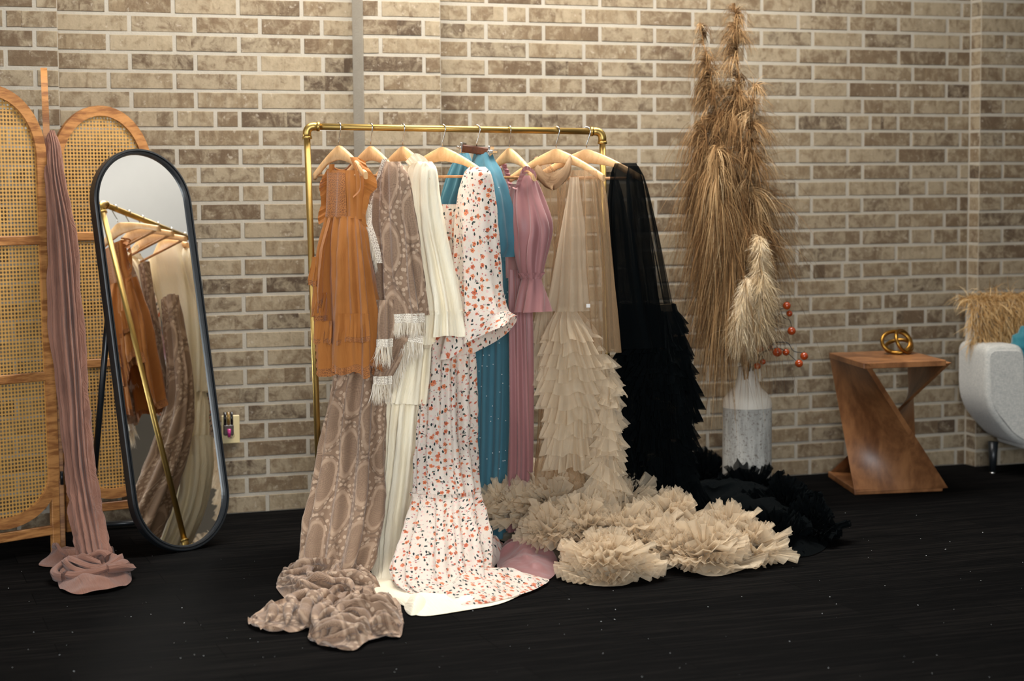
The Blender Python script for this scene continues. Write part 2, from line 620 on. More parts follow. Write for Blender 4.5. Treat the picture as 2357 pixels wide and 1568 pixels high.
for y0, y1, z0, z1 in ((RY0, LW[0], 0, RZ), (LW[1], 0, 0, RZ), (LW[0], LW[1], 0, LW[2]), (LW[0], LW[1], LW[3], RZ)):
    mb.box((RX0 - .06, (y0 + y1) / 2, (z0 + z1) / 2), (.12, y1 - y0, z1 - z0))
mb.build('wall_left', M_TAUPE)['kind'] = 'structure'
mb = MB(); mb.box((RX1 + .06, (RY0) / 2, RZ / 2), (.12, -RY0, RZ))
mb.build('wall_right', M_WHITE)['kind'] = 'structure'
mb = MB(); mb.box((RX1 - .012, (RY0 - .2) / 2, 1.12), (.024, -RY0 - .2, 2.24))      # added dark sheet, darkens the lower part of the mirror's reflection
mb.build('added_dark_sheet', simple('reflection_dark', srgb(84, 74, 60), 0.8))['kind'] = 'structure'
# front wall (behind the camera) with two tall windows
WN = [(-3.6, -1.2), (0.2, 2.6)]
WZ = (0.7, 2.7)
mb = MB()
xs = [RX0, WN[0][0], WN[0][1], WN[1][0], WN[1][1], RX1]
for i in range(5):
    a, b = xs[i], xs[i + 1]
    if i in (1, 3):
        mb.box(((a + b) / 2, RY0 - .06, WZ[0] / 2), (b - a, .12, WZ[0]))
        mb.box(((a + b) / 2, RY0 - .06, (WZ[1] + RZ) / 2), (b - a, .12, RZ - WZ[1]))
    else:
        mb.box(((a + b) / 2, RY0 - .06, RZ / 2), (b - a, .12, RZ))
mb.build('wall_front', M_TAUPE)['kind'] = 'structure'
M_FRAME = simple('window_white', srgb(240, 238, 232), 0.5)
for i, (a, b) in enumerate(WN):
    mb = MB()
    for x in (a + .025, (a + b) / 2, b - .025):
        mb.box((x, RY0 - .06, sum(WZ) / 2), (.05, .06, WZ[1] - WZ[0]))
    for z in (WZ[0] + .025, sum(WZ) / 2, WZ[1] - .025):
        mb.box(((a + b) / 2, RY0 - .06, z), (b - a, .05, .05))
    mb.build('window_%d' % (i + 1), M_FRAME)['kind'] = 'structure'
for nm, S, Z_ in (('window_3', SK, RZ2), ('window_5', SK2, RZ)):  # frames of the two openings added for their light
    mb = MB()
    for x in (S[0] + .03, S[1] - .03):
        mb.box((x, (S[2] + S[3]) / 2, Z_ + .09), (.06, S[3] - S[2], .05))
    for y in (S[2] + .03, S[3] - .03):
        mb.box(((S[0] + S[1]) / 2, y, Z_ + .09), (S[1] - S[0], .06, .05))
    mb.build(nm, M_FRAME)['kind'] = 'structure'
mb = MB()
for y in (LW[0] + .03, (LW[0] + LW[1]) / 2, LW[1] - .03):
    mb.box((RX0 - .06, y, (LW[2] + LW[3]) / 2), (.06, .06, LW[3] - LW[2]))
for z in (LW[2] + .03, LW[3] - .03):
    mb.box((RX0 - .06, (LW[0] + LW[1]) / 2, z), (.05, LW[1] - LW[0], .06))
mb.build('window_4', M_FRAME)['kind'] = 'structure'


# ------------------------------------------------------------------ light
def area(name, loc, rot, sx, sy, power, color):
    l = bpy.data.lights.new(name, 'AREA'); l.shape = 'RECTANGLE'; l.size = sx; l.size_y = sy
    l.energy = power; l.color = color
    o = bpy.data.objects.new(name, l); o.location = loc; o.rotation_euler = rot
    col.objects.link(o)
    return o


area('added_ceiling_light', ((SK[0] + SK[1]) / 2, (SK[2] + SK[3]) / 2, RZ2 + .14), (0, 0, 0), SK[1] - SK[0] - .1, SK[3] - SK[2] - .1, 235, (1.0, 0.955, 0.89))  # added overhead lamp, makes the brick wall fade downwards
area('added_ceiling_light', ((SK2[0] + SK2[1]) / 2, (SK2[2] + SK2[3]) / 2, RZ + .14), (0, 0, 0), SK2[1] - SK2[0] - .05, SK2[3] - SK2[2] - .05, 22, (1.0, 0.955, 0.89))  # added lamp, brightens the wall reflected in the mirror
area('window_daylight', (RX0 - .14, (LW[0] + LW[1]) / 2, (LW[2] + LW[3]) / 2), (PI / 2, 0, -PI / 2), LW[1] - LW[0] - .1, LW[3] - LW[2] - .1, 95, (0.93, 0.97, 1.0))
for i, (a, b) in enumerate(WN):
    area('window_daylight', ((a + b) / 2, RY0 - .14, sum(WZ) / 2), (PI / 2, 0, 0), b - a - .1, WZ[1] - WZ[0] - .1, (560, 25)[i], (0.90, 0.95, 1.0))

w = bpy.data.worlds.new('sky'); scene.world = w; w.use_nodes = True
bg = w.node_tree.nodes['Background']
sky = w.node_tree.nodes.new('ShaderNodeTexSky'); sky.sky_type = 'NISHITA'; sky.sun_disc = False; sky.sun_elevation = math.radians(40)
w.node_tree.links.new(sky.outputs[0], bg.inputs[0]); bg.inputs[1].default_value = 0.15
scene.view_settings.view_transform = 'Standard'
scene.view_settings.look = 'None'
scene.view_settings.exposure = -0.22
scene.view_settings.gamma = 1.0
scene.view_settings.use_curve_mapping = False
# ================================================================== materials for the furniture
def wood(name, c1, c2, scale=(30, 4, 4), rough=0.5, contrast=(0.3, 0.75), bump=0.1, coord='Object', spec=0.4):
    t = NT(name)
    v = t.coord(coord, scale=scale)
    n = t.noise(v, 1.0, 5, 0.6, 0.8)
    n2 = t.noise(v, 5.0, 3, 0.6)
    k = t.step(t.math('ADD', t.math('MULTIPLY', n, 0.75), t.math('MULTIPLY', n2, 0.25)), *contrast)
    c = t.mix(k, c1, c2)
    return t.finish(t.bsdf(c, rough, 0, t.bump(n2, bump, 0.002), Specular_IOR_Level=spec))


M_OAK = wood('golden_oak', srgb(172, 120, 68), srgb(122, 76, 38), scale=(5, 5, 34), contrast=(0.42, 0.62))
M_BRASS = simple('brushed_brass', srgb(176, 146, 84), 0.42, 1.0)
M_BRASS2 = simple('antique_brass', srgb(150, 110, 48), 0.34, 1.0)
M_CHROME = simple('polished_steel', srgb(200, 200, 198), 0.2, 1.0)
M_BEECH = wood('pale_beech', srgb(233, 190, 138), srgb(217, 166, 110), scale=(6, 60, 30), rough=0.45)
M_DOWEL = wood('dowel_beech', srgb(200, 150, 100), srgb(170, 115, 70), scale=(6, 60, 30), rough=0.5)
M_BLACK = simple('satin_black_metal', (0.010, 0.012, 0.014, 1), 0.35, 0.0)


def cane_material():
    t = NT('woven_cane')
    uv = t.coord('UV')
    p = 0.0138
    sx = t.n('ShaderNodeSeparateXYZ', {0: uv})
    def cell(s, off=0.0):
        return t.math('SUBTRACT', t.math('FRACT', t.math('ADD', t.math('DIVIDE', s, p), off)), 0.5)
    cx, cy = cell(sx.outputs[0]), cell(sx.outputs[1])
    d = t.math('SQRT', t.math('ADD', t.math('MULTIPLY', cx, cx), t.math('MULTIPLY', cy, cy)))
    hole = t.math('LESS_THAN', d, 0.34)
    # strands crossing in two directions
    w = t.math('MULTIPLY', t.math('SINE', t.math('MULTIPLY', sx.outputs[0], 2 * PI / p * 3)), t.math('SINE', t.math('MULTIPLY', sx.outputs[1], 2 * PI / p * 3)))
    n = t.noise(t.coord('UV', scale=(3, 3, 3)), 8.0, 3)
    c = t.mix(n, srgb(198, 150, 70), srgb(160, 112, 44))
    c = t.mix(t.math('MULTIPLY', t.step(w, 0.1, 0.9), 0.45), c, srgb(222, 180, 104))
    c = t.mix(t.math('MULTIPLY', t.step(w, -0.2, -0.9), 0.4), c, srgb(120, 80, 32))
    sh = t.bsdf(c, 0.55, 0, t.bump(w, 0.4, 0.002))
    tp = t.n('ShaderNodeBsdfTransparent').outputs[0]
    return t.finish(t.n('ShaderNodeMixShader', {0: hole, 1: sh, 2: tp}).outputs[0])


M_CANE = cane_material()

# ================================================================== folding screen
def basis(p0, p1):
    """x axis from p0 to p1 on the floor, z up"""
    d = np.array(p1, float) - np.array(p0, float); d[2] = 0
    d /= np.linalg.norm(d)
    return d, np.array([-d[1], d[0], 0])


def build_screen():
    hinge1 = np.array([-1.500, -0.545, 0.0])
    d1 = np.array([math.cos(math.radians(45 - 19.8)), math.sin(math.radians(45 - 19.8)), 0])
    # panel one: ends at hinge1, running to the front left
    a1 = hinge1 - d1 * 0.455
    hinge2 = np.array([-1.455, -0.175, 0.0])
    end3 = np.array([-1.035, -0.055, 0.0])
    root = thing('folding_screen', hinge1, 'arched wooden folding screen with woven cane panels in front of the brick wall', 'room divider')
    panels = [(a1, hinge1, 1.735, 0.115), (hinge1 + np.array([0.012, 0.03, 0]), hinge2, 1.815, 0.115), (hinge2 + np.array([0.012, 0.01, 0]), end3, 1.685, 0.115)]
    for p0, p1, Hh, zb in panels:
        p0, p1 = np.array(p0), np.array(p1)
        ex, ey = basis(p0, p1)
        Wd = np.linalg.norm((p1 - p0)[:2])
        lean = np.array([-0.012, 0.0, 0.0])
        def W(x, y, z):
            return p0 + ex * x + ey * y + np.array([0, 0, z]) + lean * z
        mb = MB()
        sw, th = 0.040, 0.024
        r_o = Wd / 2
        ah = 0.26                      # height of the arch
        def outline(r, h_top, bot, n=26):
            """closed outline: arch top, arch bottom"""
            cx = Wd / 2
            pts = []
            for t in np.linspace(0, PI, n):
                pts.append((cx + r * math.cos(t), Hh - ah - (r_o - r) * 0 + (ah - (r_o - r)) * math.sin(t)))
            for t in np.linspace(PI, 2 * PI, n):
                pts.append((cx + r * math.cos(t), zb + 0.19 + (0.19 - (r_o - r)) * math.sin(t)))
            return np.array(pts)
        Po, Pi = outline(r_o, 0, 0), outline(r_o - sw, 0, 0)
        rows = []
        for P, y in ((Po, -th / 2), (Po, th / 2), (Pi, th / 2), (Pi, -th / 2), (Po, -th / 2)):
            rows.append([W(x, y, z) for x, z in P])
        uvr = []
        per = np.concatenate([[0], np.cumsum(np.linalg.norm(np.diff(Po, axis=0), axis=1))])
        for k in range(5):
            uvr.append([(k * 0.03, s) for s in per])
        mb.grid(np.array(rows), closed=True, uv=np.array(uvr), smooth=False)
        # straight legs below the bottom curve
        R3 = np.stack([ex, ey, [0, 0, 1]], 1)
        frame = mb.build('panel_frame', M_OAK, root)
        for x in (sw / 2, Wd - sw / 2):
            lb = MB()
            top = zb + 0.16
            lb.box(W(x, 0, top / 2), (sw * 0.8, th * 0.9, top), R3, bev=0.002)
            lb.build('leg', M_OAK, root)
        for z in (0.665, 1.17, 0.085):
            rb = MB()
            rb.box(W(Wd / 2, 0, z), (Wd - sw * 1.7, th * 0.8, 0.034 if z > 0.1 else 0.036), R3, bev=0.003)
            rb.build('rail', M_OAK, root)
        # cane sheet, two thin faces
        cb = MB()
        Pc = outline(r_o - sw * 0.8, 0, 0)
        for y in (-0.001,):
            pts = [W(x, y, z) for x, z in Pc]
            n = len(pts); half = n // 2
            # strips between the left and right side of the outline
            top = Pc[:half]; bot = Pc[half:]
            L = [top[i] for i in range(half // 2, half)] + [bot[i] for i in range(0, half // 2)]
            Rr = [top[half // 2 - 1 - i] for i in range(0, half // 2)] + [bot[half - 1 - i] for i in range(0, half // 2)]
            m_ = min(len(L), len(Rr))
            rowsP = []; rowsU = []
            for l, r in zip(L[:m_], Rr[:m_]):
                rowsP.append([W(l[0], y, l[1]), W(r[0], y, r[1])]); rowsU.append([(l[0], l[1]), (r[0], r[1])])
            cb.grid(np.array(rowsP), uv=np.array(rowsU), smooth=False)
        cb.build('cane_panel', M_CANE, root)
    for z in (0.25, 1.35):
        hb = MB()
        hb.tube([hinge1 + np.array([0.012, 0.012, z]), hinge1 + np.array([0.012, 0.012, z + .05])], 0.006, 8)
        hb.build('hinge', M_BLACK, root)
    return root


build_screen()

# ================================================================== standing mirror
def build_mirror():
    az, tilt = math.radians(23.5), math.radians(11.0)
    n = np.array([math.sin(az) * math.cos(tilt), -math.cos(az) * math.cos(tilt), math.sin(tilt)])
    ex = np.array([math.cos(az), math.sin(az), 0.0])
    ez = np.cross(ex, n) * -1
    ez = np.cross(n, ex); ez = ez if ez[2] > 0 else -ez
    base = on_floor(432, 1268)
    ww, hh = 0.425, 1.535
    c = base + ez * (hh / 2)
    root = thing('standing_mirror', base, 'tall black-framed mirror with rounded ends leaning back on its easel', 'mirror')
    def W(x, z, o):
        return c + ex * x + ez * z + n * o
    def stad(r, k=48):
        pts = []
        s = hh / 2 - ww / 2
        for t in np.linspace(0, PI, k):
            pts.append((r * math.cos(t), s + r * math.sin(t)))
        for t in np.linspace(PI, 2 * PI, k):
            pts.append((r * math.cos(t), -s + r * math.sin(t)))
        return pts
    mb = MB()
    r = ww / 2
    rows = []
    for rr, o in ((r - .002, -.030), (r, -.026), (r, .008), (r - .003, .012), (r - .008, .012), (r - .010, .006), (r - .013, .006), (r - .014, .012), (r - .020, .010), (r - .022, -.004), (r - .022, -.030), (r - .002, -.030)):
        rows.append([W(x, z, o) for x, z in stad(rr)])
    mb.grid(np.array(rows), closed=True, smooth=False)
    mb.build('frame', M_BLACK, root)
    g = MB()
    pts = [W(x, z, -0.003) for x, z in stad(r - .0215)]
    g.raw(pts, [tuple(range(len(pts)))], None, 0, False)
    gt = NT('mirror_glass')
    g.build('glass', gt.finish(gt.bsdf((0.90, 0.91, 0.89, 1), 0.0, 1.0)), root)
    bk = MB()
    pts = [W(x, z, -0.022) for x, z in stad(r - .012)]
    bk.raw(pts[::-1], [tuple(range(len(pts)))], None, 0, False)
    bk.build('backboard', M_BLACK, root)
    # easel legs behind
    top_l, top_r = W(-ww / 2 + .03, 0.16, -.04), W(ww / 2 - .03, 0.16, -.04)
    fl = on_floor(207, 1222); fl = np.array([fl[0], fl[1], 0.01])
    fr = fl + ex * (ww - .08) + np.array([0.0, -0.13, 0])
    for a, b in ((top_l, fl), (top_r, fr)):
        lb = MB(); lb.tube([a, b], 0.012, 8); lb.build('easel_leg', M_BLACK, root)
    lb = MB(); lb.tube([fl + np.array([0, 0, .01]), fr + np.array([0, 0, .01])], 0.010, 8); lb.build('crossbar', M_BLACK, root)
    return root


build_mirror()

# ================================================================== clothes rack
RACK_T = at(706, 291, 6.6)
RACK_R = at(1386, 303, 6.83)
RACK_B = np.array([RACK_T[0] + .028, RACK_T[1], 0.0])   # foot of the near post
_bd = RACK_R - RACK_T
RACK_LEN = np.linalg.norm(_bd)
BAR_DIR = _bd / RACK_LEN
BAR_Z = RACK_T[2]


def build_rack():
    root = thing('clothes_rack', RACK_B, 'brass pipe clothes rack standing between the leaning mirror and the pampas grass', 'clothes rack')
    rp = 0.0118
    far_b = RACK_R + (RACK_B - RACK_T)
    mb = MB(); mb.tube([RACK_T + BAR_DIR * .02, RACK_R - BAR_DIR * .02], rp, 16); mb.build('top_bar', M_BRASS, root)
    side = np.array([-BAR_DIR[1], BAR_DIR[0], 0]); side /= np.linalg.norm(side)
    for T, B, s in ((RACK_T, RACK_B, 1), (RACK_R, far_b, -1)):
        mb = MB(); Bz = np.array([B[0], B[1], 0.075])
        dn = (Bz - T) / np.linalg.norm(Bz - T)
        mb.tube([T + dn * .02, Bz], rp, 16); mb.build('post', M_BRASS, root)
        # elbow fitting with two collars
        eb = MB()
        pts = []
        for k in range(7):
            a = PI / 2 * k / 6
            pts.append(T + BAR_DIR * s * (.024 * (1 - math.sin(a))) * 1.0 + dn * (.024 * (1 - math.cos(a))))
        pts = [T + BAR_DIR * s * .042] + pts + [T + dn * .042]
        eb.tube(pts, 0.0155, 14)
        eb.tube([T + BAR_DIR * s * .036, T + BAR_DIR * s * .046], 0.0178, 14)
        eb.tube([T + dn * .036, T + dn * .046], 0.0178, 14)
        eb.build('elbow', M_BRASS, root)
        fb = MB(); a, b = Bz - side * 0.21, Bz + side * 0.21
        fb.tube([a, b], rp, 14); fb.build('foot_pipe', M_BRASS, root)
        tb = MB()
        tb.tube([Bz - side * .032, Bz + side * .032], 0.0155, 14); tb.tube([Bz, Bz - dn * .04], 0.0155, 14)
        tb.tube([Bz - side * .034, Bz - side * .026], 0.0178, 14); tb.tube([Bz + side * .034, Bz + side * .026], 0.0178, 14)
        tb.tube([Bz - dn * .034, Bz - dn * .042], 0.0178, 14)
        tb.build('tee_fitting', M_BRASS, root)
        for e in (a, b):
            cb = MB(); sgn = -1 if e is a else 1
            cb.tube([e - side * sgn * .012, e + side * sgn * .006], 0.0150, 12)
            cb.tube([e + np.array([0, 0, -.012]), e + np.array([0, 0, -.060])], 0.0090, 12); cb.tube([e + np.array([0, 0, -.060]), e + np.array([0, 0, -.074])], 0.0150, 12)
            cb.build('end_cap', M_BRASS, root)


build_rack()

# ================================================================== hangers
HANG_PX = [780, 853, 927, 1018, 1097, 1172, 1280, 1350]
HANG_ANG = [60, 60, 60, 41, 33, 66, 40, 26]     # turn of each hanger towards the camera, degrees from the image plane


def bar_point(px):
    # point of the bar seen at column px
    lo, hi = 0.0, 1.0
    for _ in range(40):
        mid = (lo + hi) / 2
        P = RACK_T + (RACK_R - RACK_T) * mid - EYE
        x = IW / 2 + FPX * (P @ _rt) / (P @ _fw)
        if x < px:
            lo = mid
        else:
            hi = mid
    return RACK_T + (RACK_R - RACK_T) * lo


_rh = np.array([math.cos(YAW), -math.sin(YAW), 0.0])     # level direction to the photo's right
_fh = np.array([math.sin(YAW), math.cos(YAW), 0.0])      # level direction away from the camera


def hang_dir(i):
    a = math.radians(HANG_ANG[i])
    return _rh * math.cos(a) - _fh * math.sin(a)


HB = [bar_point(p) for p in HANG_PX]
NECK_DROP = 0.062


def hook_pts(p, ex, neck):
    pts = []
    r = 0.0165
    c = p + np.array([0, 0, 0.0118 + .0015 + 0.0 - r + .003])
    for t in np.linspace(math.radians(-25), math.radians(200), 14):
        pts.append(c + ex * (-r * math.cos(t)) + np.array([0, 0, r * math.sin(t)]))
    pts = [neck, neck + np.array([0, 0, .014])] + [neck + (pts[-1] - neck) * .55 + np.array([0, 0, .004])] + pts[::-1]
    return pts


HANG_LABEL = [
    'wooden hanger carrying the rust orange dress', 'wooden hanger carrying the taupe lace gown with cream fringe',
    'wooden hanger carrying the plain ivory gauze gown', 'wooden hanger carrying the floral printed gown',
    'dark clip hanger with chrome clips holding the blue tulle gown', 'wooden hanger carrying the mauve satin gown',
    'wooden hanger carrying the champagne tulle robe', 'wooden hanger carrying the black tulle robe beside the rack post']


def hanger_profile():
    top, bot = [], []
    for s in np.linspace(-1, 1, 31):
        x = 0.222 * s; a = abs(s)
        zt = -0.004 - 0.098 * (a ** 1.25) if a > 0.12 else -0.004 - 0.098 * (0.12 ** 1.25) * (a / 0.12) ** 2
        th = 0.054 - 0.024 * min(1, a / 0.5) if a < 0.5 else 0.030
        top.append((x, zt)); bot.append((x, zt - th + (0.004 * a)))
    return top, bot


def build_hanger(i):
    ex = hang_dir(i); ey = np.array([-ex[1], ex[0], 0.0])
    p = HB[i]
    neck = p + np.array([0, 0, -NECK_DROP])
    root = thing('clip_hanger' if i == 4 else 'coat_hanger', neck, HANG_LABEL[i], 'hanger', 'hangers along the brass rack bar')
    hb = MB(); hb.tube(hook_pts(p, ex, neck), 0.0021, 8); hb.build('hook', M_CHROME, root)
    if i == 4:
        M_ = np.eye(4); M_[:3, 0] = ex; M_[:3, 1] = ey; M_[:3, 2] = (0, 0, 1)
        ez = np.array([0, 0, 1.0]) + ex * 0.12; ez /= np.linalg.norm(ez)
        exx = ex - ez * (ex @ ez); exx = exx / np.linalg.norm(exx)
        R3 = np.stack([exx, ey, ez], 1)
        bb = MB(); bb.box(neck + np.array([0, 0, -.014]), (0.125, 0.024, 0.028), R3, bev=0.003); bb.build('clamp_bar', M_WALNUT_DARK, root)
        for s in (-1, 1):
            cb = MB(); cc = neck + exx * s * .062 + np.array([0, 0, -.012])
            cb.box(cc, (0.010, 0.030, 0.040), R3, bev=0.002); cb.box(cc + exx * s * .012, (0.014, 0.034, 0.012), R3, bev=0.002)
            cb.tube([cc - ey * .02, cc + ey * .02], 0.004, 8)
            cb.build('clip', M_CHROME, root)
        sb = MB(); sb.tube([neck + np.array([0, 0, -.02]), neck + np.array([0, 0, -.075])], 0.002, 6); sb.build('stem', M_CHROME, root)
        return root
    top, bot = hanger_profile()
    rows = []
    mb = MB()
    th = 0.0075
    for (xt, zt), (xb, zb) in zip(top, bot):
        bow = -0.022 * (abs(xt) / .222) ** 2
        ring = []
        for z, y in ((zt - .004, -th), (zt - .001, -th * .6), (zt, 0), (zt - .001, th * .6), (zt - .004, th), (zb + .003, th), (zb, th * .6), (zb, -th * .6), (zb + .003, -th)):
            ring.append(neck + ex * xt + ey * (y + bow * 0) + np.array([0, 0, z]))
        rows.append(ring)
    mb.grid(np.array(rows), closed=True, smooth=True)
    n = 9; nr = len(rows)
    mb.f.append(tuple(range(n))[::-1]); mb.mi.append(0); mb.sm.append(False)
    mb.f.append(tuple((nr - 1) * n + k for k in range(n))); mb.mi.append(0); mb.sm.append(False)
    mb.build('shoulder_bow', M_BEECH, root)
    bb = MB(); bb.tube([neck + ex * -.198 + np.array([0, 0, -.113]), neck + ex * .198 + np.array([0, 0, -.113])], 0.0052, 10)
    bb.build('trouser_bar', M_DOWEL, root)
    return root


M_WALNUT_DARK = wood('dark_walnut', srgb(96, 50, 24), srgb(66, 32, 14), scale=(6, 60, 30), rough=0.4)
for i in range(8):
    build_hanger(i)

# ================================================================== wall outlet and plug-in freshener
def build_outlet():
    c = on_plane_y(530, 988, -0.004)
    o = MB(); o.box((c[0], -0.012, c[2]), (0.075, 0.008, 0.118), bev=0.003)
    for dz in (-.02, .02):
        o.lathe([(0.0001, 0), (0.0165, 0), (0.0165, .003)], (c[0], -0.0165, c[2] + dz), 20) if False else None
    pl = o.build('wall_outlet', simple('ivory_plastic', srgb(196, 178, 132), 0.4))
    tag(pl, 'ivory wall outlet plate low on the brick wall beside the mirror', 'outlet')
    s = MB()
    for k, dz in enumerate((-.026,)):
        a = np.linspace(0, 2 * PI, 18, endpoint=False)
        s.raw([(c[0] + .016 * math.cos(t), -0.0165, c[2] + dz + .014 * math.sin(t)) for t in a], [tuple(range(18))[::-1]], None, 0, False)
    s.build('socket_face', simple('tan_plastic', srgb(160, 140, 100), 0.5), pl)  # socket face in a darker tan than the plate
    sl = MB()
    for dx in (-.006, .006):
        sl.box((c[0] + dx, -0.0167, c[2] - .024), (.0022, .001, .008))
    sl.box((c[0], -0.0167, c[2] - .034), (.004, .001, .004))
    sl.build('slots', M_BLACK, pl)
    f0 = np.array([c[0] - .012, -0.03, c[2] + 0.0])
    root = thing('plug_in_freshener', f0, 'small plug-in air freshener with dark tubes and a pink bottle on the ivory outlet', 'air freshener')
    b = MB(); b.box(f0 + np.array([0, .008, .0]), (.042, .030, .045), bev=.004)
    b.build('housing', simple('smoky_plastic', srgb(70, 62, 58), 0.25), root)
    for dx, cl in ((-.014, srgb(22, 20, 20)), (0, srgb(120, 92, 44)), (.014, srgb(22, 20, 20))):
        t = MB(); t.tube([f0 + np.array([dx, 0, .02]), f0 + np.array([dx, 0, .075])], .006, 10)
        t.build('tube', simple('tube_tint', cl, 0.25), root)
    p = MB(); p.tube([f0 + np.array([0, -.012, -.028]), f0 + np.array([0, -.012, .006])], [.006, .008], 10)
    p.build('bottle', simple('pink_bottle', srgb(168, 50, 110), 0.2), root)


build_outlet()

# ================================================================== twisted wooden side table
M_WALNUT = wood('oiled_walnut', srgb(156, 106, 66), srgb(100, 62, 36), scale=(9, 9, 4), rough=0.38, contrast=(0.3, 0.7))


def build_table():
    fl = on_floor(1967, 1140); fr = on_floor(2170, 1131); bl = on_floor(1906, 1098)
    # tabletop corners at 0.6 m
    H = 0.60
    def on_h(x, y, z):
        r = ray(x, y); return EYE + r * (z - EYE[2]) / r[2]
    tl_b, tl_f, tr_f = on_h(1908, 812, H), on_h(1988, 836, H), on_h(2178, 829, H)
    tr_b = tl_b + (tr_f - tl_f)
    br = bl + (fr - fl)
    root = thing('side_table', (fl + br) / 2, 'walnut side table twisted into a Z beside the grey sofa', 'side table')
    T = 0.026
    up = np.array([0, 0, 1.0])
    def slab(name, quad, off):
        mb = MB()
        q = np.array(quad); o = np.array(off)
        v = np.concatenate([q, q + o])
        f = [(0, 1, 2, 3), (7, 6, 5, 4), (0, 4, 5, 1), (1, 5, 6, 2), (2, 6, 7, 3), (3, 7, 4, 0)]
        mb.raw(v, f, [(0, 0), (.4, 0), (.4, .4), (0, .4)] * 2, 0, False)
        ob = mb.build(name, M_WALNUT, root)
        bv = ob.modifiers.new('edge', 'BEVEL'); bv.width = 0.003; bv.segments = 2
        return ob
    slab('tabletop', [tl_b, tl_f, tr_f, tr_b], -up * T)
    slab('base', [bl, fl, fr, br], up * T)
    # slanted front board: from the left edge of the top down to the front edge of the base
    def bend(P00, P01, P10, P11, thick, n=30):
        mb = MB(); rows = []; 
        P00, P01, P10, P11 = map(np.array, (P00, P01, P10, P11))
        nr = np.cross(P01 - P00, P10 - P00); nr /= np.linalg.norm(nr)
        if nr @ _fw > 0:
            nr = -nr
        for i in range(n + 1):
            s = i / n
            a, b = P00 * (1 - s) + P10 * s, P01 * (1 - s) + P11 * s
            line = [a * (1 - k / 8) + b * k / 8 for k in range(9)]
            back = [p - nr * thick for p in line[::-1]]
            rows.append(line + back)
        mb.grid(np.array(rows), closed=True, smooth=True)
        N = 18
        mb.f.append(tuple(range(N))[::-1]); mb.mi.append(0); mb.sm.append(False)
        mb.f.append(tuple(n * N + k for k in range(N))); mb.mi.append(0); mb.sm.append(False)
        ob = mb.build('slanted_board', M_WALNUT, root)
        es = ob.modifiers.new('crease', 'EDGE_SPLIT'); es.split_angle = math.radians(40)
    dz = np.array([0, 0, -T])
    bend(tl_b + dz * .2, tl_f + dz * .2, fl + up * T * .5, fr + up * T * .5, 0.024)
    bend(tr_b + dz * .6, tr_f + dz * .6, br + up * T * .5, bl + up * T * .5, 0.024)
    return H, (tl_b + tr_f) / 2


TAB_H, TAB_C = build_table()

# ================================================================== brass knot on the table
def build_knot():
    c = on_floor(2064, 818)  # placeholder for direction only
    r = ray(2064, 815); c = EYE + r * (TAB_H - EYE[2]) / r[2]
    root = thing('knot_ornament', c, 'brass knot ornament of interlocked rings on the walnut side table', 'ornament')
    R_, rt = 0.062, 0.0085
    def ring(center, a, b, R=R_, sx=1.0, sb=1.0):
        a = np.array(a, float); b = np.array(b, float)
        a /= np.linalg.norm(a); b = b - a * (a @ b); b /= np.linalg.norm(b)
        pts = [center + a * R * sx * math.cos(t) + b * R * sb * math.sin(t) for t in np.linspace(0, 2 * PI, 40, endpoint=False)]
        lo = min(p[2] for p in pts)
        sh = c[2] + rt - lo
        mb = MB(); mb.tube([p + np.array([0, 0, sh]) for p in pts], rt, 12, closed=True)
        mb.build('ring', M_BRASS2, root)
    up = np.array([0, 0, 1.0])
    ring(c + _rh * -.004, _rh + _fh * .25, up * 1.0 + _fh * .45, 0.062, 1.08, .80)
    ring(c + _rh * .030 + _fh * -.01, _rh * .62 + _fh * 0.75, up + _rh * -.6, 0.062, 1.0, .85)
    ring(c + _rh * .010 + _fh * .012, _rh + _fh * -.5, _fh + up * .42, 0.058)


build_knot()

# ================================================================== sofa
def linen(name, c, c2):
    t = NT(name)
    P = t.coord('Object')
    a = t.noise(t.coord('Object', scale=(600, 600, 60)), 1.0, 2)
    b = t.noise(t.coord('Object', scale=(60, 60, 600)), 1.0, 2)
    k = t.math('ADD', t.math('MULTIPLY', a, .5), t.math('MULTIPLY', b, .5))
    col_ = t.mix(t.step(k, .4, .62), c, c2)
    return t.finish(t.bsdf(col_, .9, 0, t.bump(k, .3, .002), Sheen_Weight=.3))


M_LINEN = linen('grey_linen', srgb(160, 159, 154), srgb(196, 193, 184))


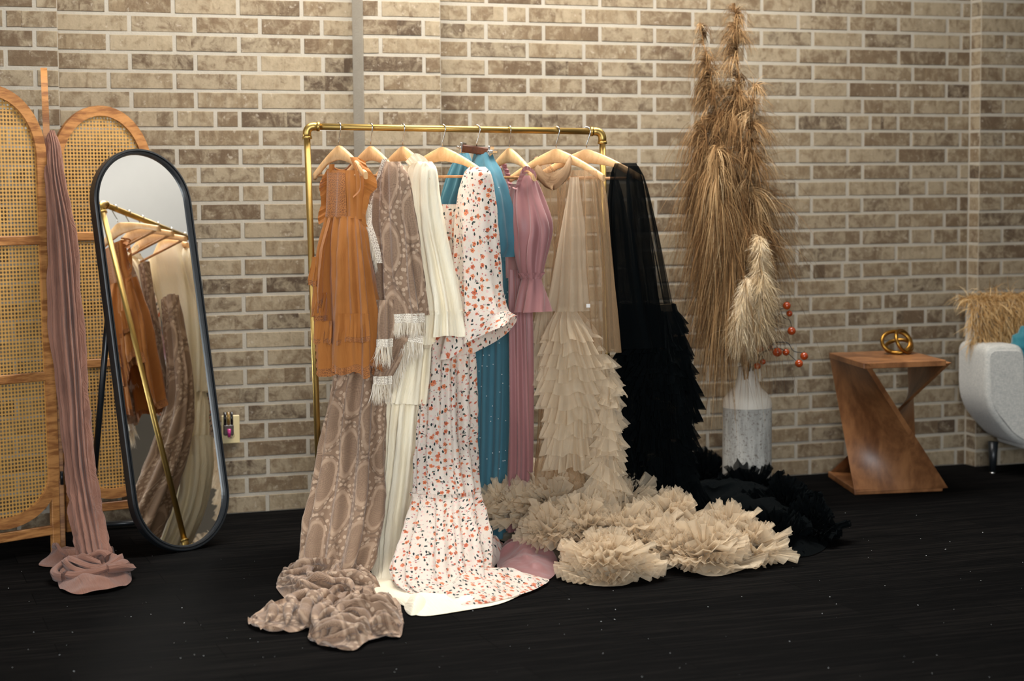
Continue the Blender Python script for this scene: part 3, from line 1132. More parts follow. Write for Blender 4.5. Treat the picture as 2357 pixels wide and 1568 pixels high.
def rounded_extrude(poly, ydir, xdir, origin, y0, y1, rad, name, mat, parent, seg=5):
    """poly in (x, z); rounded at both ends of the extrusion"""
    P = np.array(poly, float)
    cen = P.mean(0)
    rows = []
    for s, y in [(1 - (1 - math.cos(a)) * 0 - 0, 0) for a in ()]:
        pass
    ys = []
    for k in range(seg + 1):
        a = PI / 2 * k / seg
        ys.append((y0 + rad * (1 - math.sin(a)), rad * (1 - math.cos(PI / 2 - a)) if False else rad * (1 - math.cos(a)) if False else rad * (1 - math.sin(PI / 2 - a)) if False else rad * (1 - math.cos(a))))
    ys = [(y0 + rad * (1 - math.sin(PI / 2 * k / seg)), rad * (1 - math.cos(PI / 2 * k / seg))) for k in range(seg, -1, -1)]
    ys2 = [(y1 - (a - y0), ins) for a, ins in ys[::-1]]
    d = P - cen
    L = np.linalg.norm(d, axis=1, keepdims=True)
    mb = MB()
    for y, ins in ys + ys2:
        Q = cen + d * np.maximum(0.02, (L - ins)) / L
        rows.append([origin + xdir * x + ydir * y + np.array([0, 0, z]) for x, z in Q])
    mb.grid(np.array(rows), closed=True, smooth=True)
    n = len(P)
    mb.f.append(tuple(range(n))); mb.mi.append(0); mb.sm.append(False)
    mb.f.append(tuple((len(rows) - 1) * n + k for k in range(n))[::-1]); mb.mi.append(0); mb.sm.append(False)
    return mb.build(name, mat, parent)


def round_poly(pts, rads, k=6):
    out = []
    n = len(pts)
    for i in range(n):
        p = np.array(pts[i], float); a = np.array(pts[i - 1], float); b = np.array(pts[(i + 1) % n], float)
        r = rads[i] if isinstance(rads, (list, tuple)) else rads
        va, vb = (a - p) / np.linalg.norm(a - p), (b - p) / np.linalg.norm(b - p)
        r = min(r, np.linalg.norm(a - p) * .49, np.linalg.norm(b - p) * .49)
        for s in np.linspace(0, 1, k):
            q0, q1 = p + va * r, p + vb * r
            out.append((1 - s) ** 2 * q0 + 2 * s * (1 - s) * p + s * s * q1)
    return np.array(out)


def build_sofa():
    leg = on_floor(2285, 1090)
    # sofa faces the camera; its long side runs parallel to the wall, turned a little
    ang = math.radians(-8)
    ex = np.array([math.cos(ang), math.sin(ang), 0]); ey = np.array([-math.sin(ang), math.cos(ang), 0])
    o = leg - ex * 0.03 - ey * 0.15; o[2] = 0
    root = thing('sofa', o, 'grey linen sofa with dark tapered legs at the edge of the view', 'sofa')
    # arm: front profile flares outward at the top
    arm = round_poly([(-.10, .62), (.085, .62), (.105, .30), (.22, .235), (.22, .13), (.06, .155), (-.10, .33)], [.045, .05, .03, .02, .02, .10, .10])
    rounded_extrude(arm, ey, ex, o, -.03, .27, .03, 'arm', M_LINEN, root)
    base = round_poly([(.10, .27), (1.5, .27), (1.5, .13), (.10, .13)], .03)
    rounded_extrude(base, ey, ex, o, -.015, .27, .02, 'seat_base', M_LINEN, root)
    seat = round_poly([(.125, .44), (1.4, .44), (1.4, .275), (.125, .275)], .07)
    rounded_extrude(seat, ey, ex, o, -.035, .20, .05, 'seat_cushion', M_LINEN, root)
    back = round_poly([(-.07, .80), (1.5, .80), (1.5, .48), (-.07, .48)], .05)
    rounded_extrude(back, ey, ex, o, .165, .275, .03, 'backrest', M_LINEN, root)
    for x, y in ((.03, .15),):
        lb = MB(); p = o + ex * x + ey * y
        lb.tube([np.array([p[0], p[1], .15]), np.array([p[0], p[1], .0]) - ey * 0.0], [.024, .014], 14)
        lf = lb.build('leg', M_BLACK, root)
        fb = MB(); fb.tube([np.array([p[0], p[1], .006]), np.array([p[0], p[1], .0])], .0145, 14); fb.build('foot_cap', M_CHROME, lf)
    return o, ex, ey


SO, SX, SY = build_sofa()


def strand_mesh(mb, roots, dirs, lens, width, droop, seg=5, c=None, wig=0.1, rg=rng):
    """thin tapering flat blades that start at roots, leave along dirs and bend down by droop"""
    roots = np.asarray(roots); dirs = np.asarray(dirs)
    n = len(roots)
    side = np.cross(dirs, rg.normal(size=(n, 3))); side /= np.linalg.norm(side, axis=1, keepdims=True) + 1e-9
    ph = rg.uniform(0, 6.28, (n, 2)); wv = rg.normal(size=(n, 3)); 
    rows = []
    p = roots.copy(); d = dirs.copy()
    for k in range(seg + 1):
        t = k / seg
        w = width * (1 - t) ** 0.6 * 0.5 + width * 0.06
        rows.append(np.stack([p - side * w, p + side * w], 1))
        st = (lens / seg)[:, None]
        d = d + np.array([0, 0, -1.0]) * droop / seg + wv * wig / seg
        d /= np.linalg.norm(d, axis=1, keepdims=True)
        p = p + d * st
    P = np.stack(rows, 1)            # n, seg+1, 2, 3
    b = len(mb.v)
    for i in range(n):
        mb.v.extend(map(tuple, P[i].reshape(-1, 3).tolist()))
        cc = (0.5, 0.5, 0.5) if c is None else tuple(map(float, c[i]))
        for k in range(seg + 1):
            mb.uv.append((0.0, k / seg)); mb.uv.append((1.0, k / seg)); mb.col.append(cc); mb.col.append(cc)
        for k in range(seg):
            q = b + i * (seg + 1) * 2 + k * 2
            mb.f.append((q, q + 1, q + 3, q + 2)); mb.mi.append(0); mb.sm.append(True)


def strand_material(name, stops, trans=0.3):
    t = NT(name)
    tone = t.n('ShaderNodeSeparateColor', {0: t.n('ShaderNodeVertexColor', layer_name='tone').outputs[0]}).outputs[0]
    c = t.ramp(tone, stops)
    d = t.n('ShaderNodeBsdfDiffuse', {'Color': c}).outputs[0]
    tr = t.n('ShaderNodeBsdfTranslucent', {'Color': c}).outputs[0]
    return t.finish(t.n('ShaderNodeMixShader', {0: trans, 1: d, 2: tr}).outputs[0])


def build_throw_and_pillow():
    M_FUR = strand_material('tan_fur', [(0, srgb(140, 104, 62)), (.5, srgb(196, 158, 104)), (1, srgb(232, 206, 160))])
    mb = MB()
    # throw draped over the backrest top and front
    n = 5200
    s = rng.uniform(-0.09, 0.6, n); tpar = rng.uniform(0, 1, n)
    roots = []; dirs = []
    for a, t in zip(s, tpar):
        if t < .3:
            y, z, nd = .165 + .10 * (t / .3), .815, np.array([0, -.55, .75])
        else:
            y, z, nd = .155, .81 - .20 * (t - .3) / .7, np.array([0, -.8, .15])
        roots.append(SO + SX * a + SY * y + np.array([0, 0, z]))
        d = SX * rng.normal(0, .45) + SY * (nd[1] + rng.normal(0, .3)) + np.array([0, 0, nd[2] + rng.normal(0, .2)])
        if a < -.05:
            d = d - SX * .6
        dirs.append(d / np.linalg.norm(d))
    tone = np.repeat(np.clip(rng.normal(.5, .25, n), 0, 1)[:, None], 3, 1)
    strand_mesh(mb, roots, np.array(dirs), rng.uniform(.06, .13, n), .0035, 1.9, 4, tone, .5)
    t = mb.build('fur_throw', M_FUR, kind=None)
    tag(t, 'shaggy tan fur throw hanging over the back of the grey sofa', 'throw')
    # teal pillow with pleats fanning from its middle
    c = at(2395, 820, 8.45)
    pb = MB()
    rows = []
    ax, az = SX, np.array([0, 0, 1.0])
    for th in np.linspace(0.02, PI - .02, 22):
        row = []
        for a in np.linspace(0, 2 * PI, 72, endpoint=False):
            rr = math.sin(th); pl = 1 + .05 * math.sin(a * 18) * rr
            row.append(c + ax * .165 * rr * pl * math.cos(a) + az * .165 * rr * pl * math.sin(a) - SY * .065 * math.cos(th) * (1 - .25 * math.sin(a * 18) * rr))
        rows.append(row)
    pb.grid(np.array(rows), closed=True)
    p = pb.build('pillow', cloth('teal_velvet', srgb(0, 96, 108), rough=.6, sheen=.6, trans=0), None)
    tag(p, 'round teal pleated velvet pillow leaning on the grey sofa', 'pillow')


build_throw_and_pillow()
# ================================================================== garments: tools
def fold_noise(rg, n_lo, n_hi):
    ks = np.arange(n_lo, n_hi + 1)
    a = rg.uniform(.35, 1.0, len(ks)); ph = rg.uniform(0, 2 * PI, len(ks)); dr = rg.normal(0, 1.0, len(ks))
    def f(u, v):
        s = 0
        for k, A, p, d in zip(ks, a, ph, dr):
            s = s + A * np.cos(k * u + p + d * v * 1.6)
        s = s / (np.sqrt((a ** 2).sum() / 2) + 1e-9)
        return np.tanh(1.1 * s)
    return f


BACK = [0.0]        # how far the garment being built hangs back along its hanger


class Tube:
    """Hanging cloth tube. rows: (y, x left, x right, depth left, depth right, half thickness, fold size).
    The silhouette runs through the left and right points; folds run down its length."""

    def __init__(self, rows, folds=(7, 14), seed=0, cut=None, round_=0.0):
        self.rows = np.array(rows, float)
        self.rows[:, 3:5] += (BACK[0] * (1 - smooth(1000, 1250, self.rows[:, 0])))[:, None]
        self.t = np.concatenate([[0], np.cumsum(np.maximum(2.0, np.hypot(np.diff(self.rows[:, 0]), np.diff((self.rows[:, 1] + self.rows[:, 2]) / 2) )))])
        self.t /= self.t[-1]
        self.rg = np.random.default_rng(seed)
        self.fold = fold_noise(self.rg, *folds)
        self.cut = cut
        self.hem = None

    def frame(self, v):
        r = interp(self.t, self.rows, v)
        L = np.array([at(a[1], a[0], a[3]) for a in r]); R = np.array([at(a[2], a[0], a[4]) for a in r])
        return r, L, R

    def eval(self, u, v):
        """u angles (0 = left edge, pi/2 = towards the viewer, pi = right edge), v 0..1 ; returns P[v][u], N[v][u]"""
        u = np.asarray(u, float); v = np.atleast_1d(np.asarray(v, float))
        r, L, R = self.frame(v)
        c = (L + R) / 2; A = (R - L) / 2
        an = np.linalg.norm(A, axis=1, keepdims=True); Ah = A / an
        B = np.cross(Ah, np.array([0, 0, 1.0])); B /= np.linalg.norm(B, axis=1, keepdims=True)
        B = np.where((B @ _fh)[:, None] > 0, -B, B)
        U, V = np.meshgrid(u, v)
        f = self.fold(U, V) * r[:, 6:7]
        th = r[:, 5:6]
        ca, sb = -np.cos(U), np.sin(U)
        sgn = np.sign(sb) * np.abs(sb) ** 0.8
        P = c[:, None, :] + A[:, None, :] * (ca * (1 + 0 * f))[..., None] + B[:, None, :] * (sgn * th)[..., None]
        N = Ah[:, None, :] * ca[..., None] * 0.55 + B[:, None, :] * sb[..., None]
        N /= np.linalg.norm(N, axis=2, keepdims=True) + 1e-9
        P = P + N * f[..., None]
        if self.hem is not None:
            amp, k, pw = self.hem
            w = smooth(1 - pw, 1, V)
            P[..., 2] += amp * w * (np.cos(U * k + 1.3) * .6 + np.cos(U * (k * 1.7) + .4) * .4)
        return P, N

    def mesh(self, mb, nu=120, nv=48, u0=0.0, u1=2 * PI, v0=0.0, v1=1.0, mi=0, wr=0.0, wscale=(14, 5), hemfn=None):
        closed = abs((u1 - u0) - 2 * PI) < 1e-6
        u = np.linspace(u0, u1, nu, endpoint=not closed)
        # start the seam at the back
        if closed:
            u = u - PI / 2
        v = np.linspace(v0, v1, nv)
        P, N = self.eval(u, v)
        if hemfn is not None:
            # the hem ends higher or lower round the skirt: hemfn gives the share of the length at each u
            vv = np.linspace(v0, v1, nv * 3)
            PF, NF = self.eval(u, vv)
            h = hemfn(u)
            for j in range(len(u)):
                q = v0 + (v1 - v0) * np.linspace(0, 1, nv) * h[j]
                for c_ in range(3):
                    P[:, j, c_] = np.interp(q, vv, PF[:, j, c_]); N[:, j, c_] = np.interp(q, vv, NF[:, j, c_])
        if wr:
            s = int(self.rg.integers(0, 1000))
            w = fbm(P[..., 0] * wscale[0] * 2 + s, P[..., 1] * wscale[0] * 2, P[..., 2] * wscale[1] * 2, 3)
            if closed:
                pass
            P = P + N * (w * wr)[..., None]
        mb.grid(P, closed=closed, mi=mi)
        return P


def frill(mb, path, normal, down, width, waves_per_m=28, amp=.012, flare=.3, header=.0, nt=6, seed=0, closed=False, irregular=.5, mi=0, wjit=.12, ns=None, soft=1.0):
    """gathered strip: its sewn edge follows path, its free edge waves. normal, down: unit vectors per point"""
    rg = np.random.default_rng(seed)
    path = np.asarray(path, float)
    seg = np.linalg.norm(np.diff(path, axis=0), axis=1); s = np.concatenate([[0], np.cumsum(seg)]); L = s[-1]
    n = ns or max(16, int(L * waves_per_m * 11))
    q = np.linspace(0, L, n)
    def rs(a):
        a = np.asarray(a, float)
        if a.ndim == 1:
            a = np.repeat(a[None], len(path), 0)
        return np.stack([np.interp(q, s, a[:, k]) for k in range(3)], 1)
    P0, N0, D0 = rs(path), rs(normal), rs(down)
    N0 /= np.linalg.norm(N0, axis=1, keepdims=True); D0 /= np.linalg.norm(D0, axis=1, keepdims=True)
    T0 = np.gradient(P0, axis=0); T0 /= np.linalg.norm(T0, axis=1, keepdims=True) + 1e-9
    ph = 2 * PI * waves_per_m * q + irregular * 5 * vnoise(q * waves_per_m * .55 + seed * 3.7, 0.5)
    am = 1 + irregular * .8 * vnoise(q * waves_per_m * .4 + seed, 7.7)
    wl = 1 + wjit * 2 * vnoise(q * waves_per_m * .5 + seed * 1.3, 3.3)
    rows, uvs = [], []
    tt = list(np.linspace(0, 1, nt))
    if header:
        tt = [-header] + tt
    for t in tt:
        a = amp * (abs(t) ** .75 + .10) * am
        off = N0 * (np.sin(ph) * a + flare * width * max(t, 0) ** 1.3)[:, None]
        side = T0 * (np.sin(2 * ph) * a * .42 * soft)[:, None]
        if t < 0:
            off = N0 * (np.sin(ph) * amp * .5)[:, None]
        rows.append(P0 + D0 * (width * t * wl)[:, None] + off + side)
        uvs.append(np.stack([q * 1.6, np.full(n, t * width)], 1))
    mb.grid(np.array(rows), closed=False, uv=np.array(uvs), mi=mi)
    return rows[-1]


def fringe(mb, path, normal, length, per_m=500, width=.0022, seed=0, jit=.25, c=None):
    rg = np.random.default_rng(seed)
    path = np.asarray(path, float)
    seg = np.linalg.norm(np.diff(path, axis=0), axis=1); s = np.concatenate([[0], np.cumsum(seg)])
    n = max(6, int(s[-1] * per_m))
    q = rg.uniform(0, s[-1], n)
    # bunch into tassels
    bun = 0.018
    qb = (np.floor(q / bun) + .5) * bun
    roots = np.stack([np.interp(q, s, path[:, k]) for k in range(3)], 1)
    cen = np.stack([np.interp(qb, s, path[:, k]) for k in range(3)], 1)
    nr = np.asarray(normal, float)
    if nr.ndim == 2:
        nr = nr.mean(0)
    d = np.array([0, 0, -1.0]) + nr * rg.uniform(.0, .25, n)[:, None] + (cen - roots) * 12 + rg.normal(0, .09, (n, 3))
    d /= np.linalg.norm(d, axis=1, keepdims=True)
    strand_mesh(mb, roots + nr * .004, d, 1.15 * length * rg.uniform(1 - jit, 1 + jit * .6, n), width, .6, 4, np.repeat(np.clip(rg.normal(.6, .2, n), 0, 1)[:, None], 3, 1), .25, rg)


def spread(mb, outline, centre, height, fold_amp, fold_f=14.0, direction=0.0, seed=0, nr=36, nt=170, edge=.006, sharp=1.0, lift=None, warp=2.5, z0=0.004, ripple=.0):
    """cloth lying on the floor inside an outline given as floor positions"""
    O = np.array([on_floor(*p) for p in outline])
    C = on_floor(*centre)
    k = len(O)
    seg = np.linalg.norm(np.diff(np.vstack([O, O[:1]]), axis=0), axis=1)
    s = np.concatenate([[0], np.cumsum(seg)])
    OO = np.vstack([O, O[:1]])
    th = np.linspace(0, s[-1], nt, endpoint=False)
    # smooth closed curve
    ext_s = np.concatenate([s[:-1] - s[-1], s[:-1], s[:-1] + s[-1]]); ext = np.vstack([O, O, O])
    B = interp(ext_s, ext, th)
    rr = np.linspace(0.0, 1.0, nr) ** .8
    rr[0] = 0.004
    Rr = rr[:, None, None]
    P = C + (B[None] - C) * Rr
    x, y = P[..., 0], P[..., 1]
    ca, sa = math.cos(direction), math.sin(direction)
    sd = seed * 7.31
    w1 = fbm(x * 4 + sd, y * 4 - sd, 0.3, 3); w2 = fbm(x * 4 - sd, y * 4 + sd, 4.3, 3)
    ph = fold_f * (x * ca + y * sa) + warp * w1 * 2
    f = .5 + .5 * np.sin(ph)
    ph2 = fold_f * .63 * (x * math.cos(direction + 1.1) + y * math.sin(direction + 1.1)) + warp * 2 * w2
    f = f ** sharp * .65 + (.5 + .5 * np.sin(ph2)) ** sharp * .35
    f2 = fbm(x * 22 + sd, y * 22, 1.7, 3)
    env = np.clip((1 - rr ** 3.0), 0, 1)[:, None]
    envf = np.clip(1.04 - rr ** 5, 0, 1)[:, None]
    z = z0 + height * (1 - rr[:, None] ** 1.8) + fold_amp * f * envf + fold_amp * .16 * f2 * env + edge * (1 - rr[:, None])
    z = np.maximum(z, z0)
    # folds lean over a little
    lean = fold_amp * .55 * np.cos(ph) * envf
    P[..., 0] += lean * ca; P[..., 1] += lean * sa
    P[..., 2] = z
    if ripple:
        P[-1, :, 2] += ripple * np.abs(vnoise(th * 14 + sd, 0.0)); P[-2, :, 2] += ripple * .6 * np.abs(vnoise(th * 14 + sd, 0.0))
    P = np.concatenate([P, P[:, :1]], 1)
    uv = np.stack([P[..., 0] + .3 * P[..., 2], P[..., 1] + .6 * P[..., 2]], -1)
    mb.grid(P, uv=uv)
    return P


def zh(px):
    return 6.6 + .23 * (px - 706) / 680.0


# ------------------------------------------------------------------ cloth materials
def floral_material():
    t = NT('floral_print_crepe')
    uv = t.coord('UV')
    ground = srgb(230, 217, 202)
    wob = t.n('ShaderNodeTexNoise', {'Vector': uv, 'Scale': 90.0, 'Detail': 2.0}).outputs[1]
    uvw = t.n('ShaderNodeVectorMath', {0: uv, 1: t.n('ShaderNodeVectorMath', {0: wob, 1: (0.006, 0.006, 0)}, operation='MULTIPLY').outputs[0]}, operation='ADD').outputs[0]
    c = ground
    def flowers(c, scale, r, colr, colr2, keep, petals=5, off=0.0, squash=(1, 1, 1), rot=0.0):
        v = t.n('ShaderNodeMapping', {'Vector': uvw, 'Location': (off, off * 1.7, 0), 'Scale': squash, 'Rotation': (0, 0, rot)}).outputs[0]
        nd = t.n('ShaderNodeTexVoronoi', {'Vector': v, 'Scale': scale, 'Randomness': .95}, voronoi_dimensions='2D')
        d, cl, pos = nd.outputs['Distance'], nd.outputs['Color'], nd.outputs['Position']
        rs = t.n('ShaderNodeSeparateColor', {0: cl})
        if petals:
            df = t.n('ShaderNodeVectorMath', {0: t.n('ShaderNodeVectorMath', {0: v, 3: scale}, operation='SCALE').outputs[0] if False else v, 1: pos}, operation='SUBTRACT').outputs[0]
            sx = t.n('ShaderNodeSeparateXYZ', {0: df})
            an = t.math('ARCTAN2', sx.outputs[1], sx.outputs[0])
            wv = t.math('MULTIPLY', t.math('COSINE', t.math('MULTIPLY', an, float(petals))), .13)
            rad = t.math('MULTIPLY', t.math('ADD', wv, .9), r)
        else:
            rad = r
        m = t.math('LESS_THAN', d, rad)
        m = t.math('MULTIPLY', m, t.math('LESS_THAN', rs.outputs[0], keep))
        cc = t.mix(rs.outputs[1], colr, colr2)
        c = t.mix(m, c, cc)
        return c, d, rs, m
    # thin stems
    st = t.n('ShaderNodeTexNoise', {'Vector': t.n('ShaderNodeMapping', {'Vector': uv, 'Scale': (1, .7, 1)}).outputs[0], 'Scale': 34.0, 'Detail': 1.0}).outputs[0]
    line = t.math('LESS_THAN', t.math('ABSOLUTE', t.math('SUBTRACT', st, .5)), .006)
    brk = t.math('GREATER_THAN', t.noise(uv, 46.0, 1), .56)
    c = t.mix(t.math('MULTIPLY', t.math('MULTIPLY', line, brk), .75), c, srgb(60, 66, 56))
    c, *_ = flowers(c, 46, .26, srgb(240, 212, 194), srgb(232, 196, 186), .60, 5, 1.3)
    c, *_ = flowers(c, 52, .15, srgb(196, 112, 96), srgb(168, 132, 142), .42, 0, 4.1)
    c, *_ = flowers(c, 50, .17, srgb(34, 52, 46), srgb(30, 40, 44), .55, 0, 7.7, (1.0, .55, 1), .5)
    c, *_ = flowers(c, 48, .15, srgb(30, 46, 46), srgb(70, 84, 68), .38, 0, 2.2, (.5, 1.0, 1), .3)
    c, d, rs, m = flowers(c, 31, .27, srgb(224, 138, 92), srgb(204, 104, 70), .42, 5, 9.4)
    c = t.mix(t.math('MULTIPLY', t.math('LESS_THAN', d, .07), m), c, srgb(150, 62, 36))
    c, *_ = flowers(c, 40, .22, srgb(232, 146, 104), srgb(190, 84, 66), .30, 5, 12.9)
    h = t.noise(uv, 260.0, 3, .6)
    nrm = t.bump(h, .5, .002)
    sh = t.bsdf(c, .85, 0, nrm, Sheen_Weight=.15)
    tr = t.n('ShaderNodeBsdfTranslucent', {'Color': c}).outputs[0]
    return t.finish(t.n('ShaderNodeMixShader', {0: .22, 1: sh, 2: tr}).outputs[0])


def lace_material():
    t = NT('taupe_lace_knit')
    uv = t.coord('UV')
    wob = t.n('ShaderNodeTexNoise', {'Vector': uv, 'Scale': 7.0, 'Detail': 2.0}).outputs[1]
    uvd = t.n('ShaderNodeVectorMath', {0: uv, 1: t.n('ShaderNodeVectorMath', {0: wob, 1: (0.05, 0.07, 0)}, operation='MULTIPLY').outputs[0]}, operation='ADD').outputs[0]
    s = t.n('ShaderNodeSeparateXYZ', {0: uvd})
    u, v = s.outputs[0], s.outputs[1]
    v = t.math('ADD', v, t.math('MULTIPLY', t.math('FLOOR', t.math('DIVIDE', u, .115)), .118))
    def tri(x, period):   # 0..1 distance from the middle of each repeat
        f = t.math('FRACT', t.math('DIVIDE', x, period))
        return t.math('MULTIPLY', t.math('ABSOLUTE', t.math('SUBTRACT', f, .5)), 2.0)
    base = srgb(170, 138, 110)
    dark = srgb(96, 72, 54)
    light = srgb(202, 174, 146)
    # net: fine crossed diagonals
    a = t.math('SINE', t.math('MULTIPLY', t.math('ADD', u, v), 2 * PI / .0075)); b = t.math('SINE', t.math('MULTIPLY', t.math('SUBTRACT', u, v), 2 * PI / .0075))
    net = t.math('GREATER_THAN', t.math('MULTIPLY', a, b), .12)
    # big medallions in rows
    U, Vv = tri(u, .115), tri(v, .235)
    dist = t.math('SQRT', t.math('ADD', t.math('POWER', U, 2.0), t.math('POWER', Vv, 2.0)))
    inside = t.math('LESS_THAN', dist, .62)
    ring = t.math('LESS_THAN', t.math('ABSOLUTE', t.math('SUBTRACT', dist, .72)), .06)
    ring2 = t.math('LESS_THAN', t.math('ABSOLUTE', t.math('SUBTRACT', dist, .93)), .035)
    # net band between the medallions with little flowers
    outside = t.math('GREATER_THAN', dist, .80)
    nd = t.n('ShaderNodeTexVoronoi', {'Vector': uv, 'Scale': 44.0, 'Randomness': .7}, voronoi_dimensions='2D')
    flow = t.math('LESS_THAN', nd.outputs['Distance'], .30)
    c = base
    c = t.mix(t.math('MULTIPLY', t.math('MULTIPLY', inside, net), .9), c, dark)
    c = t.mix(t.math('MULTIPLY', outside, .40), c, srgb(134, 106, 82))
    c = t.mix(t.math('MULTIPLY', t.math('MULTIPLY', outside, net), .35), c, dark)
    c = t.mix(t.math('MULTIPLY', t.math('MULTIPLY', outside, flow), .85), c, light)
    c = t.mix(t.math('MULTIPLY', ring, .45), c, light)
    c = t.mix(t.math('MULTIPLY', ring2, .5), c, dark)
    # soft horizontal bands
    n = t.noise(uv, 18.0, 4)
    c = t.mix(t.math('MULTIPLY', t.step(n, .4, .7), .35), c, srgb(124, 96, 74))
    sh = t.bsdf(c, .75, 0, t.bump(t.math('MULTIPLY', net, .5), .3, .001), Sheen_Weight=.25)
    tr = t.n('ShaderNodeBsdfTranslucent', {'Color': c}).outputs[0]
    return t.finish(t.n('ShaderNodeMixShader', {0: .15, 1: sh, 2: tr}).outputs[0])


def eyelet_material(name, color, hole, scale=130.0, thr=.30):
    """crochet trim: a solid ground pierced by small dark openings"""
    t = NT(name)
    uv = t.coord('UV')
    d = t.voro(uv, scale, 'F1', .55, '2D')
    m = t.math('LESS_THAN', d, thr)
    n = t.noise(uv, 300, 2)
    c = t.mix(t.math('MULTIPLY', m, .85), color, hole)
    sh = t.bsdf(c, .85, 0, t.bump(t.math('SUBTRACT', n, m), .5, .0015), Sheen_Weight=.2)
    return t.finish(sh)


M_RUST = cloth('rust_gauze', srgb(182, 116, 54), srgb(146, 86, 34), trans=.22, crinkle=.35, crinkle_scale=(90, 14, 1), var=.5)
M_RUSTLACE = eyelet_material('rust_crochet', srgb(164, 102, 48), srgb(84, 46, 18), 175, .30)
M_LACE = lace_material()
M_CREAMLACE = eyelet_material('cream_crochet', srgb(240, 230, 212), srgb(150, 128, 104), 165, .30)
M_FRINGE = strand_material('cream_fringe', [(0, srgb(206, 190, 164)), (.6, srgb(240, 230, 212)), (1, srgb(250, 244, 230))])
M_IVORY = cloth('ivory_gauze', srgb(255, 245, 219), srgb(250, 230, 192), trans=.10, crinkle=.5, crinkle_scale=(160, 10, 1), var=.4)
M_FLORAL = floral_material()
M_SMOCK = M_FLORAL
M_BLUE = cloth('blue_tulle', srgb(84, 138, 154), srgb(52, 104, 124), trans=.3, crinkle=.15, crinkle_scale=(70, 4, 1), alpha=.86)
M_MAUVE = cloth('mauve_satin', srgb(160, 110, 108), srgb(134, 86, 88), rough=.45, trans=.12, weave=500, bump=.1, sheen=.3)
M_MAUVE_D = cloth('mauve_ruffle', srgb(150, 102, 106), srgb(120, 74, 80), rough=.6, trans=.12)
M_TULLE = cloth('champagne_tulle', srgb(232, 214, 186), srgb(216, 194, 162), trans=.40, alpha=.40, sheen=.0, bump=.1)
M_SHEER = cloth('champagne_net', srgb(196, 164, 126), srgb(168, 136, 102), trans=.4, alpha=.34, sheen=.0, bump=.1)
M_BLACKT = cloth('black_tulle', (.0022, .0032, .0036, 1), (.0015, .002, .002, 1), rough=1.0, trans=.05, alpha=.74, sheen=0, bump=.0, spec=0.05)
M_BLACKS = cloth('black_net', (.003, .004, .004, 1), (.002, .002, .002, 1), rough=1.0, trans=.05, alpha=.46, sheen=0, bump=.0, spec=0.05)
M_PEARL = simple('pearl', srgb(235, 238, 236), .2)
M_SCARF = cloth('mauve_gauze', srgb(142, 100, 82), srgb(98, 64, 52), trans=.15, crinkle=.7, crinkle_scale=(130, 9, 1), var=.6)
# ================================================================== garments
def gown(name, i, label, cat='dress'):
    p = HB[i] + np.array([0, 0, -NECK_DROP - .05])
    return thing(name, p, label, cat, 'gowns hanging on the brass rack')


def tube_part(name, mat, root, rows, folds=(7, 14), seed=0, nu=120, nv=48, hem=None, u0=0, u1=2 * PI, v0=0.0, v1=1.0, wr=0.0, wscale=(14, 5), parent=None):
    T = Tube(rows, folds, seed)
    T.hem = hem
    mb = MB(); T.mesh(mb, nu, nv, u0, u1, v0, v1, wr=wr, wscale=wscale)
    ob = mb.build(name, mat, parent or root)
    return T, ob


def ring_path(T, v, n=60, u0=0.0, u1=2 * PI, out=.0):
    P, N = T.eval(np.linspace(u0, u1, n), [v])
    return P[0] + N[0] * out, N[0]


def px_path(pts, n=40):
    """smooth path through (x, y, depth) points"""
    pts = np.array(pts, float)
    t = np.concatenate([[0], np.cumsum(np.hypot(np.diff(pts[:, 0]), np.diff(pts[:, 1])))])
    q = interp(t, pts, np.linspace(0, t[-1], n))
    return np.array([at(p[0], p[1], p[2] + BACK[0] * (1 - smooth(1000, 1250, p[1]))) for p in q])


DOWN = np.array([0, 0, -1.0]); TOCAM = -_fh


